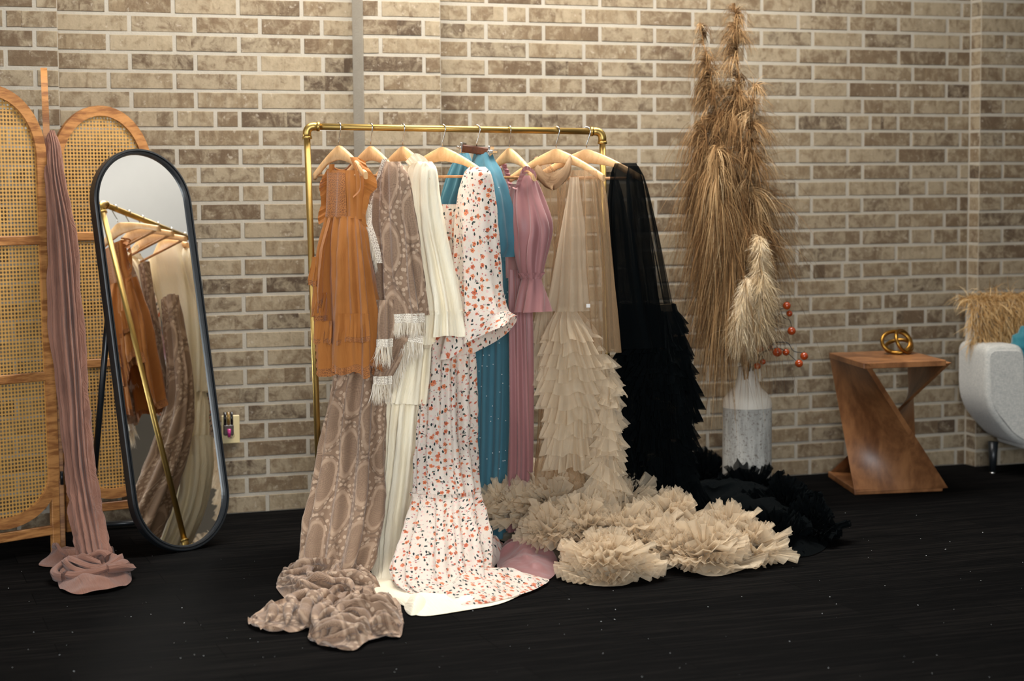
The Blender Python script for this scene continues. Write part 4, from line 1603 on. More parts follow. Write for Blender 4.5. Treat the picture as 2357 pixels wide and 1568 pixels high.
# ---------------------------------------------------------------- 1 rust dress
def rust_dress():
    g = gown('rust_dress', 0, 'rust orange tiered dress with crochet hems, leftmost garment on the rack')
    Zl, Zr = 6.70, 6.47
    # long tier: cut high at the front left, so that the shaded inside shows
    T = Tube([
        (498, 759, 828, Zl - .03, Zr + .04, .035, .006), (540, 753, 835, Zl - .02, Zr + .02, .045, .010), (620, 746, 846, Zl, Zr, .056, .015),
        (700, 742, 856, Zl, Zr, .066, .019), (770, 741, 863, Zl, Zr, .07, .022), (846, 742, 866, Zl, Zr, .07, .023)], (6, 15), 3)
    def hemfn(u):
        u = np.mod(u, 2 * PI)
        h = 1.0 - .03 * np.cos(u * 3 + 1) - .40 * smooth(.18, .42, u) * (1 - smooth(.95, 1.15, u)) - .05 * smooth(2.2, 2.6, u) * (1 - smooth(3.3, 3.6, u))
        return np.clip(h - .02 * np.sin(u * 9), .3, 1)
    mb = MB(); G = T.mesh(mb, 240, 60, wr=.003, hemfn=hemfn); mb.build('skirt', M_RUST, g)
    edge_ = np.concatenate([G[-1], G[-1][:1]]); cen = edge_.mean(0)
    nr_ = edge_ - cen; nr_[:, 2] = 0; nr_ /= np.linalg.norm(nr_, axis=1, keepdims=True)
    mb = MB(); frill(mb, edge_, nr_, DOWN, .030, 36, .004, .06, seed=3, nt=4, ns=520, wjit=.3); mb.build('crochet_hem', M_RUSTLACE, g)
    # shorter upper tier at the left
    T2 = Tube([
        (500, 758, 830, Zl - .04, Zr + .03, .042, .006), (560, 750, 838, Zl - .03, Zr + .0, .060, .013), (640, 743, 848, Zl - .02, Zr - .01, .076, .018),
        (712, 739, 855, Zl - .02, Zr - .01, .084, .021)], (5, 13), 5)
    def hem2(u):
        return np.clip(.96 - .10 * smooth(.55, 1.3, u) + .05 * np.sin(u * 11), .3, 1)
    mb = MB(); G = T2.mesh(mb, 170, 50, -.7, PI * .44, wr=.003, hemfn=hem2); mb.build('upper_tier', M_RUST, g)
    nr_ = G[-1] - cen; nr_[:, 2] = 0; nr_ /= np.linalg.norm(nr_, axis=1, keepdims=True)
    mb = MB(); frill(mb, G[-1], nr_, DOWN, .042, 36, .004, .05, seed=4, nt=4, ns=300, wjit=.3); mb.build('crochet_hem', M_RUSTLACE, g)
    # gathered flounces stitched round the skirt
    for k, (TT, v, w, u0, u1, out, sd) in enumerate(((T, .66, .080, 1.95, 3.0, .010, 7), (T, .70, .060, 1.15, 1.75, .012, 8), (T2, .46, .075, .35, 1.0, .012, 9), (T, .52, .070, 1.2, 1.5, .022, 10))):
        P, N = ring_path(TT, v, 80, u0, u1, out)
        mb = MB(); e = frill(mb, P, N, DOWN, w, 34, .008, .10, header=.16, seed=sd, nt=6, irregular=.9); fl = mb.build('flounce', M_RUST, g)
        nn = np.stack([np.interp(np.linspace(0, 1, len(e)), np.linspace(0, 1, len(N)), N[:, j]) for j in range(3)], 1)
        mb = MB(); frill(mb, e, nn, DOWN, .018, 40, .001, .05, seed=sd, nt=3, ns=len(e), irregular=0, wjit=.1); mb.build('crochet_edge', M_RUSTLACE, fl)
    # bodice with crochet yoke
    T3, _ = tube_part('bodice', M_RUST, g, [
        (392, 757, 822, Zl - .05, Zr + .06, .028, .002), (430, 759, 826, Zl - .05, Zr + .05, .034, .003), (470, 758, 829, Zl - .05, Zr + .05, .036, .004), (502, 756, 831, Zl - .04, Zr + .04, .036, .006)], (6, 12), 11, 120, 24)
    mb = MB()
    u = np.linspace(.55, 2.15, 40); v = np.linspace(.05, .97, 24)
    P, N = T3.eval(u, v); mb.grid(P + N * .0035); mb.build('crochet_yoke', M_RUSTLACE, g)
    # pin tucked placket, straps and flutter sleeves
    for pts, w in (([(764, 378, 6.60), (760, 420, 6.62), (757, 460, 6.62), (757, 500, 6.62)], .020), ([(815, 362, 6.53), (826, 392, 6.50), (830, 440, 6.49), (830, 505, 6.49)], .030)):
        P = px_path(pts, 30)
        mb = MB(); side = _rh
        rows = [P - side * w / 2, P - side * w / 4 + TOCAM * .010, P + TOCAM * .012, P + side * w / 4 + TOCAM * .010, P + side * w / 2]
        rows = [np.array(r) for r in rows]
        mb.grid(np.stack(rows, 1)); mb.build('strap', M_RUST, g)
    for pts, nv_, w, sd in (
            ([(762, 386, 6.66), (754, 420, 6.68), (752, 460, 6.68), (756, 505, 6.66)], -_rh, .030, 21),
            ([(822, 362, 6.50), (834, 388, 6.46), (838, 430, 6.46), (834, 475, 6.47), (832, 515, 6.48)], _rh, .040, 22),
            ([(815, 368, 6.47), (826, 400, 6.45), (827, 435, 6.45), (812, 452, 6.46)], _rh * .4 + TOCAM, .026, 23)):
        P = px_path(pts, 40)
        mb = MB(); frill(mb, P, TOCAM, nv_ + DOWN * .55, w, 30, .008, .25, seed=sd, nt=6, irregular=1.2, wjit=.3); mb.build('flutter_sleeve', M_RUST, g)
    # curved neckline edge and back of the collar
    mb = MB(); mb.tube(px_path([(764, 383, 6.64), (775, 390, 6.67), (792, 392, 6.66), (806, 380, 6.60), (814, 364, 6.54)], 24), .0035, 6); mb.build('neck_binding', M_RUST, g)


# ---------------------------------------------------------------- 2 taupe lace gown
def lace_gown():
    g = gown('lace_gown', 1, 'taupe lace gown with cream fringed trims and a long train crumpled on the floor')
    # skirt falling behind the rust dress and down to the floor
    T, _ = tube_part('skirt', M_LACE, g, [
        (560, 800, 872, 6.80, 6.76, .03, .008), (700, 795, 872, 6.80, 6.76, .035, .012), (830, 781, 874, 6.79, 6.73, .045, .016), (960, 759, 875, 6.73, 6.65, .07, .022),
        (1100, 733, 872, 6.61, 6.54, .09, .026), (1220, 709, 862, 6.49, 6.42, .11, .028), (1300, 705, 842, 6.42, 6.35, .115, .032), (1352, 696, 812, 6.32, 6.24, .09, .034)], (5, 12), 31, 220, 90, wr=.006, wscale=(7, 2.5))
    # shoulder and wide sleeve
    S, _ = tube_part('sleeve', M_LACE, g, [
        (372, 884, 918, 6.58, 6.47, .020, .002), (400, 879, 931, 6.60, 6.45, .032, .005), (470, 872, 944, 6.63, 6.45, .042, .008), (540, 872, 955, 6.63, 6.45, .048, .011),
        (620, 878, 962, 6.62, 6.45, .052, .013), (690, 876, 971, 6.61, 6.45, .056, .015), (726, 874, 976, 6.61, 6.45, .058, .017)], (5, 11), 33, 160, 60, wr=.003)
    # tucked lower layers of the sleeve
    S2, _ = tube_part('sleeve_layer', M_LACE, g, [
        (690, 872, 902, 6.50, 6.47, .022, .006), (740, 872, 903, 6.50, 6.46, .026, .007), (782, 872, 903, 6.50, 6.46, .028, .007)], (4, 8), 34, 70, 20)
    S3, _ = tube_part('sleeve_layer', M_LACE, g, [
        (770, 874, 940, 6.53, 6.49, .02, .006), (820, 872, 922, 6.53, 6.49, .024, .007), (868, 868, 898, 6.53, 6.49, .024, .007)], (4, 8), 35, 80, 24)
    for T_, v, w, ln, u0, u1, sd in ((S, .985, .034, .044, .0, PI, 41), (S2, .97, .030, .060, 0, PI, 42), (S3, .97, .030, .060, 0, PI, 43)):
        P, N = ring_path(T_, v, 80, u0, u1, .003)
        mb = MB(); e = frill(mb, P, N, DOWN, w, 20, .001, .0, seed=sd, nt=3, ns=140, irregular=.1, wjit=.03); tr = mb.build('crochet_band', M_CREAMLACE, g)
        mb = MB(); fringe(mb, e, TOCAM, ln, 1100, .0032, sd); mb.build('fringe', M_FRINGE, tr)
    # second fringe hanging lower at the right
    for pts, ln, sd in (([(918, 770, 6.50), (945, 768, 6.48), (974, 772, 6.47)], .05, 44), ([(905, 848, 6.52), (922, 815, 6.50), (934, 790, 6.49), (952, 783, 6.48)], .055, 45)):
        P = px_path(pts, 30)
        mb = MB(); e = frill(mb, P, TOCAM, DOWN, .026, 20, .002, 0, seed=sd, nt=3, ns=100, irregular=.1); tr = mb.build('crochet_band', M_CREAMLACE, g)
        mb = MB(); fringe(mb, e, TOCAM, ln, 1100, .0032, sd); mb.build('fringe', M_FRINGE, tr)
    # cream neckline: band from the shoulder down into a fringed edge
    P = px_path([(886, 366, 6.53), (876, 400, 6.56), (866, 440, 6.60), (856, 474, 6.62)], 30)
    mb = MB(); mb.grid(np.stack([P - _rh * .010, P + TOCAM * .004, P + _rh * .010], 1)); mb.build('neck_band', M_CREAMLACE, g)
    P = px_path([(854, 470, 6.60), (848, 500, 6.60), (856, 540, 6.58), (866, 575, 6.57), (874, 606, 6.56)], 40)
    mb = MB(); mb.grid(np.stack([P - _rh * .012, P + TOCAM * .004, P + _rh * .014], 1)); tr = mb.build('neck_band', M_CREAMLACE, g)
    mb = MB(); fringe(mb, P - _rh * .008, TOCAM - _rh * .5, .034, 1500, .0030, 47); mb.build('fringe', M_FRINGE, tr)
    # dark inner lining
    tube_part('lining', M_LACE, g, [(440, 846, 882, 6.70, 6.66, .02, .004), (600, 852, 884, 6.70, 6.66, .02, .004), (900, 858, 890, 6.70, 6.66, .02, .005)], (4, 8), 48, 50, 16)
    # train on the floor
    mb = MB()
    spread(mb, [(636, 1352), (660, 1312), (716, 1296), (790, 1312), (845, 1318), (872, 1346), (880, 1384), (846, 1406), (760, 1412), (690, 1408), (660, 1386)], (758, 1352), .030, .055, 66, .5, 51, nr=46, nt=200, edge=.01, warp=3.2, sharp=1.2)
    mb.build('train', M_LACE, g)
    mb = MB()
    spread(mb, [(570, 1437), (618, 1404), (688, 1384), (770, 1376), (850, 1378), (905, 1384), (926, 1424), (922, 1466), (882, 1474), (838, 1486), (806, 1502), (758, 1494), (714, 1480), (716, 1452), (664, 1460), (604, 1456)], (768, 1430), .016, .058, 74, -.5, 52, nr=56, nt=260, edge=.012, warp=3.8, ripple=.02, sharp=1.2)
    mb.build('train', M_LACE, g)
    mb = MB()
    spread(mb, [(712, 1478), (730, 1440), (780, 1410), (850, 1396), (908, 1404), (926, 1434), (918, 1472), (868, 1470), (820, 1500), (764, 1498)], (820, 1446), .030, .058, 80, .9, 53, nr=50, nt=220, edge=.01, warp=3.4, ripple=.02, sharp=1.2)
    mb.build('train', M_LACE, g)


# ---------------------------------------------------------------- 3 ivory gown
def ivory_gown():
    g = gown('ivory_gown', 2, 'plain ivory gauze gown with ruffled bell sleeve and trailing skirt')
    tube_part('bodice', M_IVORY, g, [(392, 940, 985, 6.80, 6.62, .03, .005), (450, 944, 990, 6.82, 6.62, .04, .008), (560, 952, 1000, 6.82, 6.64, .05, .01), (700, 955, 1005, 6.80, 6.66, .06, .012), (800, 945, 1003, 6.78, 6.66, .06, .014)], (5, 11), 61, 110, 40)
    S, _ = tube_part('sleeve', M_IVORY, g, [
        (372, 952, 990, 6.55, 6.47, .018, .003), (388, 946, 996, 6.57, 6.45, .030, .005), (440, 944, 1000, 6.60, 6.46, .040, .010), (520, 955, 1008, 6.60, 6.46, .046, .013),
        (610, 966, 1026, 6.58, 6.46, .052, .016), (690, 974, 1044, 6.57, 6.45, .058, .018), (722, 976, 1049, 6.57, 6.45, .06, .02)], (6, 13), 62, 170, 60, wr=.003, wscale=(16, 4))
    P, N = ring_path(S, .99, 120, 0, 2 * PI)
    mb = MB(); frill(mb, P, N, DOWN, .098, 26, .009, .12, header=.07, seed=63, nt=8, irregular=.6); mb.build('cuff_ruffle', M_IVORY, g)
    for pts, sd, w in (([(945, 386, 6.56), (958, 374, 6.50), (975, 371, 6.47), (992, 378, 6.45)], 64, .03), ([(936, 408, 6.62), (944, 396, 6.58), (962, 398, 6.55), (970, 410, 6.54)], 65, .028), ([(940, 372, 6.60), (955, 384, 6.56), (972, 392, 6.53)], 66, .03)):
        P = px_path(pts, 40)
        mb = MB(); frill(mb, P, TOCAM, np.array([0, 0, .75]) - _rh * .6, w, 34, .008, .2, seed=sd, nt=6, irregular=.8); mb.build('shoulder_ruffle', M_IVORY, g)
    # puffed far sleeve
    tube_part('sleeve', M_IVORY, g, [(400, 938, 962, 6.86, 6.80, .03, .006), (430, 930, 962, 6.88, 6.80, .045, .012), (480, 934, 966, 6.88, 6.82, .05, .014), (600, 946, 970, 6.88, 6.84, .04, .012)], (5, 11), 67, 80, 26)
    T, _ = tube_part('skirt', M_IVORY, g, [
        (770, 940, 1010, 6.72, 6.72, .05, .010), (850, 917, 1004, 6.70, 6.72, .06, .016), (926, 898, 996, 6.67, 6.70, .07, .018)], (6, 14), 68, 170, 30, wr=.003)
    T2, _ = tube_part('lower_skirt', M_IVORY, g, [
        (926, 893, 998, 6.70, 6.74, .06, .014), (1000, 886, 1000, 6.69, 6.72, .06, .016), (1100, 878, 995, 6.66, 6.68, .06, .018), (1200, 868, 985, 6.60, 6.61, .06, .018), (1290, 863, 975, 6.48, 6.49, .06, .016),
        (1340, 868, 975, 6.31, 6.30, .06, .012), (1378, 905, 985, 6.10, 6.08, .045, .009), (1398, 938, 995, 5.98, 5.97, .028, .006)], (6, 14), 69, 200, 90, wr=.004, wscale=(12, 3))
    P, N = ring_path(T2, .005, 140, 0, PI, .004)
    mb = MB(); frill(mb, P, N, np.array([0, 0, 1.0]), .012, 60, .005, .05, seed=70, nt=4, irregular=.6); mb.build('seam_ruffle', M_IVORY, g)
    mb = MB()
    spread(mb, [(818, 1366), (846, 1346), (900, 1330), (1000, 1330), (1120, 1350), (1210, 1356), (1160, 1390), (1060, 1410), (968, 1421), (930, 1398), (890, 1382), (850, 1374)], (980, 1372), .012, .018, 16, .4, 71, edge=.008)
    mb.build('train', M_IVORY, g)
    mb = MB()
    spread(mb, [(930, 1400), (942, 1386), (978, 1392), (988, 1402), (974, 1414), (946, 1420)], (958, 1404), .030, .012, 30, .2, 72, nr=20, nt=70, edge=.01)
    mb.build('turned_hem', M_IVORY, g)


# ---------------------------------------------------------------- 4 floral gown
def floral_gown():
    g = gown('floral_gown', 3, 'cream gown printed with orange flowers, wide bell sleeve and trailing skirt')
    tube_part('bodice', M_FLORAL, g, [(470, 1002, 1075, 6.84, 6.70, .04, .006), (520, 1000, 1080, 6.85, 6.70, .05, .010), (600, 1000, 1085, 6.85, 6.70, .055, .012), (700, 1003, 1085, 6.83, 6.70, .06, .014), (780, 1000, 1080, 6.80, 6.70, .07, .016)], (12, 22), 81, 190, 40)
    S, _ = tube_part('sleeve', M_FLORAL, g, [
        (384, 1082, 1114, 6.54, 6.48, .018, .001), (396, 1072, 1124, 6.56, 6.46, .030, .002), (440, 1060, 1132, 6.58, 6.46, .040, .004), (520, 1054, 1140, 6.58, 6.46, .046, .006),
        (600, 1052, 1146, 6.57, 6.46, .050, .007), (660, 1050, 1152, 6.56, 6.45, .055, .008), (700, 1047, 1160, 6.55, 6.44, .06, .010), (720, 1045, 1166, 6.55, 6.43, .064, .012)], (3, 7), 82, 160, 60, wr=.003, wscale=(10, 5))
    # sweep of the bell sleeve: longer at the left
    u = np.linspace(-.25, PI + .25, 90)
    P, N = S.eval(u, [.985])
    P, N = P[0], N[0]
    k = np.linspace(0, 1, 90)
    drop = np.interp(k, [0, .12, .3, .45, .62, .8, .92, 1], [.165, .178, .170, .120, .085, .050, .025, .02])
    rows = []
    for t in np.linspace(0, 1, 14):
        w = np.sin(k * 24 + t * 1.2) * .012 * t + np.sin(k * 9 + 1) * .012 * t
        rows.append(P + DOWN * (drop * t)[:, None] + N * (.022 * t + w)[:, None] + _rh * ((k - .55) * .035 * t)[:, None])
    mb = MB(); mb.grid(np.array(rows)); mb.build('bell_cuff', M_FLORAL, g)
    # inside of the bell at the back
    u2 = np.linspace(PI + .25, 2 * PI - .25, 60); Pb, Nb = S.eval(u2, [.985]); Pb, Nb = Pb[0], Nb[0]; k2 = np.linspace(0, 1, 60)
    drop2 = np.interp(k2, [0, .3, .7, 1], [.03, .09, .16, .17])
    rows = [Pb + DOWN * (drop2 * t)[:, None] + Nb * (.03 * t) - _rh * (.02 * t * k2)[:, None] for t in np.linspace(0, 1, 8)]
    mb = MB(); mb.grid(np.array(rows)); mb.build('bell_cuff', M_FLORAL, g)
    T, _ = tube_part('skirt', M_FLORAL, g, [
        (770, 1000, 1076, 6.76, 6.66, .07, .014), (900, 990, 1079, 6.72, 6.62, .085, .018), (1000, 977, 1080, 6.64, 6.55, .09, .018), (1080, 968, 1086, 6.57, 6.48, .09, .016), (1136, 962, 1093, 6.51, 6.43, .09, .014)], (5, 12), 83, 180, 60, wr=.004)
    T2, _ = tube_part('lower_tier', M_FLORAL, g, [
        (1136, 960, 1096, 6.50, 6.42, .10, .012), (1180, 950, 1106, 6.44, 6.36, .11, .018), (1230, 930, 1116, 6.36, 6.29, .115, .020), (1280, 910, 1122, 6.28, 6.23, .12, .018), (1320, 904, 1126, 6.20, 6.17, .11, .013), (1348, 920, 1130, 6.12, 6.11, .09, .009), (1366, 950, 1124, 6.05, 6.05, .07, .006)], (7, 16), 84, 240, 70, wr=.005, wscale=(9, 5))
    P, N = ring_path(T2, .003, 160, .0, PI, .003)
    mb = MB(); frill(mb, P, N, np.array([0, 0, 1.0]), .012, 60, .004, .02, seed=85, nt=4, irregular=.6); mb.build('seam_ruffle', M_FLORAL, g)
    mb = MB()
    spread(mb, [(912, 1338), (960, 1316), (1060, 1310), (1130, 1330), (1200, 1340), (1262, 1340), (1240, 1360), (1190, 1378), (1120, 1396), (1060, 1404), (1000, 1396), (950, 1380)], (1070, 1352), .030, .028, 20, 1.35, 86, nr=40, nt=180, edge=.012, z0=.010)
    mb.build('train', M_FLORAL, g)
    mb = MB()
    spread(mb, [(1096, 1316), (1112, 1284), (1130, 1262), (1158, 1262), (1164, 1284), (1140, 1304), (1128, 1332)], (1128, 1296), .05, .03, 30, .6, 87, nr=24, nt=80, edge=.01)
    mb.build('turned_hem', M_FLORAL, g)


# ---------------------------------------------------------------- 5 blue gown
def blue_gown():
    g = gown('blue_gown', 4, 'teal blue tulle gown scattered with pearls on the clip hanger')
    tube_part('sleeve', M_BLUE, g, [(352, 1060, 1076, 6.80, 6.78, .012, .002), (380, 1046, 1082, 6.82, 6.76, .03, .005), (430, 1030, 1078, 6.84, 6.78, .045, .008), (470, 1024, 1066, 6.86, 6.80, .045, .009), (520, 1030, 1066, 6.86, 6.80, .04, .009)], (4, 9), 91, 90, 30)
    S, _ = tube_part('sleeve', M_BLUE, g, [
        (344, 1096, 1128, 6.70, 6.64, .012, .002), (366, 1092, 1132, 6.70, 6.62, .026, .004), (400, 1094, 1146, 6.70, 6.58, .04, .006), (450, 1108, 1162, 6.68, 6.56, .05, .010), (520, 1122, 1173, 6.66, 6.55, .055, .012), (566, 1130, 1178, 6.65, 6.55, .055, .013), (592, 1140, 1168, 6.64, 6.57, .045, .012)], (3, 7), 92, 120, 50, wr=.004)
    tube_part('bodice', M_BLUE, g, [(440, 1072, 1130, 6.84, 6.78, .03, .006), (520, 1085, 1160, 6.86, 6.78, .04, .010), (600, 1095, 1176, 6.86, 6.78, .045, .012)], (4, 9), 93, 110, 30)
    T, _ = tube_part('skirt', M_BLUE, g, [
        (590, 1096, 1180, 6.88, 6.84, .045, .012), (760, 1086, 1182, 6.92, 6.89, .05, .016), (920, 1080, 1180, 6.96, 6.94, .055, .018), (1080, 1076, 1174, 7.01, 7.0, .06, .020), (1180, 1070, 1165, 7.05, 7.04, .065, .020), (1234, 1062, 1162, 7.06, 7.05, .07, .020)], (5, 12), 94, 160, 70)
    rg = np.random.default_rng(95)
    pb = None
    for T_, n in ((T, 74), (S, 16)):
        u = rg.uniform(.25, PI - .25, n); v = rg.uniform(.05, .97, n)
        for a, b in zip(u, v):
            P, N = T_.eval(np.array([a]), [b])
            mb = MB(); mb.ball(P[0, 0] + N[0, 0] * .003, .0021, 8)
            mb.build('pearl', M_PEARL, g)


# ---------------------------------------------------------------- 6 mauve gown
def mauve_gown():
    g = gown('mauve_gown', 5, 'mauve satin gown with gathered cuff on a long puffed sleeve')
    # far strap with dark ruffle
    P = px_path([(1150, 374, 6.93), (1158, 392, 6.93), (1164, 415, 6.92), (1172, 445, 6.88), (1186, 470, 6.80)], 50)
    for k, (off, sd) in enumerate(((-_rh, 101), (_rh, 102), (_rh * .3 + TOCAM, 103))):
        mb = MB(); frill(mb, P + off * .003, TOCAM + off * .3, off + DOWN * .2, .020, 50, .009, .2, seed=sd, nt=5, irregular=.8); mb.build('strap_ruffle', M_MAUVE_D, g)
    tube_part('bodice', M_MAUVE, g, [(424, 1182, 1206, 6.74, 6.66, .02, .003), (480, 1178, 1212, 6.78, 6.66, .035, .005), (560, 1176, 1220, 6.80, 6.66, .04, .006), (600, 1177, 1218, 6.80, 6.68, .04, .006), (640, 1178, 1216, 6.80, 6.68, .04, .006)], (3, 8), 104, 90, 30)
    S, _ = tube_part('sleeve', M_MAUVE, g, [
        (404, 1200, 1222, 6.60, 6.54, .014, .001), (416, 1196, 1230, 6.61, 6.53, .022, .004), (450, 1194, 1240, 6.62, 6.52, .034, .009), (500, 1196, 1255, 6.62, 6.50, .044, .014), (530, 1198, 1259, 6.62, 6.50, .046, .015),
        (570, 1200, 1252, 6.62, 6.51, .044, .014), (610, 1203, 1244, 6.61, 6.52, .036, .010), (642, 1207, 1240, 6.60, 6.53, .026, .006)], (4, 8), 105, 130, 60)
    for pts, sd, dr in (([(1194, 424, 6.58), (1200, 404, 6.55), (1212, 392, 6.53), (1226, 400, 6.52), (1234, 412, 6.52)], 106, np.array([0, 0, .7]) + TOCAM * .3), ([(1196, 432, 6.57), (1202, 414, 6.54), (1210, 400, 6.52), (1220, 396, 6.52)], 107, -_rh * .8 + TOCAM * .5), ([(1180, 430, 6.62), (1190, 432, 6.60), (1200, 424, 6.58)], 108, DOWN * .3 + TOCAM)):
        P = px_path(pts, 40)
        mb = MB(); frill(mb, P, TOCAM, dr, .020, 50, .008, .2, seed=sd, nt=5, irregular=.8); mb.build('shoulder_ruffle', M_MAUVE, g)
    P, N = ring_path(S, .985, 90)
    mb = MB(); frill(mb, P, N, np.array([0, 0, 1.0]), .016, 70, .008, .35, seed=109, nt=5, irregular=.7); mb.build('cuff_ruffle', M_MAUVE, g)
    tube_part('cuff_flounce', M_MAUVE, g, [(642, 1207, 1240, 6.60, 6.53, .024, .005), (670, 1205, 1246, 6.60, 6.52, .034, .009), (718, 1201, 1256, 6.60, 6.50, .046, .014)], (4, 6), 110, 110, 24)
    tube_part('skirt', M_MAUVE, g, [
        (620, 1177, 1216, 6.74, 6.70, .035, .008), (760, 1179, 1220, 6.74, 6.70, .035, .010), (920, 1179, 1222, 6.77, 6.74, .036, .011), (1050, 1175, 1222, 6.83, 6.81, .036, .012), (1140, 1172, 1220, 6.90, 6.88, .036, .012), (1222, 1170, 1222, 6.95, 6.93, .036, .012)], (3, 8), 111, 120, 60)
    mb = MB()
    spread(mb, [(1146, 1280), (1164, 1256), (1200, 1250), (1240, 1262), (1284, 1300), (1280, 1322), (1250, 1342), (1200, 1340), (1152, 1322)], (1205, 1300), .030, .040, 26, .3, 112, nr=40, nt=140, edge=.02, warp=2.0)
    mb.build('train', M_MAUVE, g)


# ---------------------------------------------------------------- 7 champagne tulle robe
def rosette(mb, px, py, R_, H_, seed, rings=6, width=.09, base=0.0, squash=1.0):
    rings = int(rings * 1.9)
    rg = np.random.default_rng(seed)
    C = on_floor(px, py) + np.array([0, 0, base])
    for k in range(rings):
        f = (k + .35) / rings
        rho = R_ * (.12 + .62 * f)
        phi = math.radians(12 + 92 * f)
        hgt = H_ * (math.cos(math.radians(85 * f)) * .62 + .06)
        a0 = rg.uniform(0, 2 * PI)
        a = np.linspace(a0, a0 + 2 * PI * 1.02, 60)
        wob = 1 + .16 * np.sin(a * 2 + rg.uniform(0, 6)) + .10 * np.sin(a * 3 + rg.uniform(0, 6))
        path = C + np.stack([np.cos(a) * rho * wob, np.sin(a) * rho * wob * squash, np.full_like(a, hgt) + .018 * np.sin(a * 2.3 + rg.uniform(0, 6))], 1)
        rad = np.stack([np.cos(a), np.sin(a), np.zeros_like(a)], 1)
        upv = np.array([0, 0, 1.0])
        dn = rad * math.sin(phi) + upv * math.cos(phi)
        nr = rad * math.cos(phi) * -1 + upv * math.sin(phi)
        wd = width * (1.0 - .25 * (1 - f))
        frill(mb, path, nr, dn + rg.normal(0, .12, 3), wd * rg.uniform(.65, 1.1), rg.uniform(34, 52), .0135 * rg.uniform(.8, 1.3), .06, seed=int(rg.integers(1e6)), nt=7, irregular=1.0, wjit=.30, soft=1.4)
    # keep everything above the floor
    for i in range(len(mb.v)):
        if mb.v[i][2] < .003:
            mb.v[i] = (mb.v[i][0], mb.v[i][1], .003 + .002 * (i % 3))


def ruffle_mass(mb, spine, n, width, seed, amp=.013, arc=(.10, .20), waves=(24, 36), down=.9, spread_=1.0):
    """short gathered frills packed round a spine of (x, y, depth, radius), from the bottom up"""
    rg = np.random.default_rng(seed)
    sp = np.array(spine, float)
    t = np.concatenate([[0], np.cumsum(np.hypot(np.diff(sp[:, 0]), np.diff(sp[:, 1])))])
    for k in range(n):
        q = interp(t, sp, [t[-1] * (1 - (k + rg.uniform(0, 1)) / n)])[0]
        c = at(q[0], q[1], q[2]); r = q[3]
        a0 = rg.uniform(-.3, PI + .3); L = rg.uniform(*arc)
        da = min(L / max(r, .02), 2.6)
        a = np.linspace(a0 - da / 2, a0 + da / 2, 26)
        nr = np.outer(-np.cos(a), _rh) + np.outer(np.sin(a), TOCAM)
        tilt = rg.normal(0, .35)
        path = c + nr * (r * rg.uniform(.75, 1.05)) + np.array([0, 0, 1.0]) * (np.linspace(-.5, .5, 26) * L * tilt)[:, None]
        dn = nr * rg.uniform(.0, .38) * spread_ + DOWN * down + rg.normal(0, .15, 3)
        frill(mb, path, nr + DOWN * -.2, dn, width * rg.uniform(.7, 1.3), rg.uniform(*waves), amp * rg.uniform(.7, 1.4), rg.uniform(.05, .3), seed=int(rg.integers(1e6)), nt=6, irregular=.9, wjit=.25)


M_COLLAR = cloth('champagne_collar', srgb(176, 146, 112), srgb(150, 120, 88), trans=.3, alpha=.72, sheen=.0, crinkle=.6, crinkle_scale=(60, 12, 1))


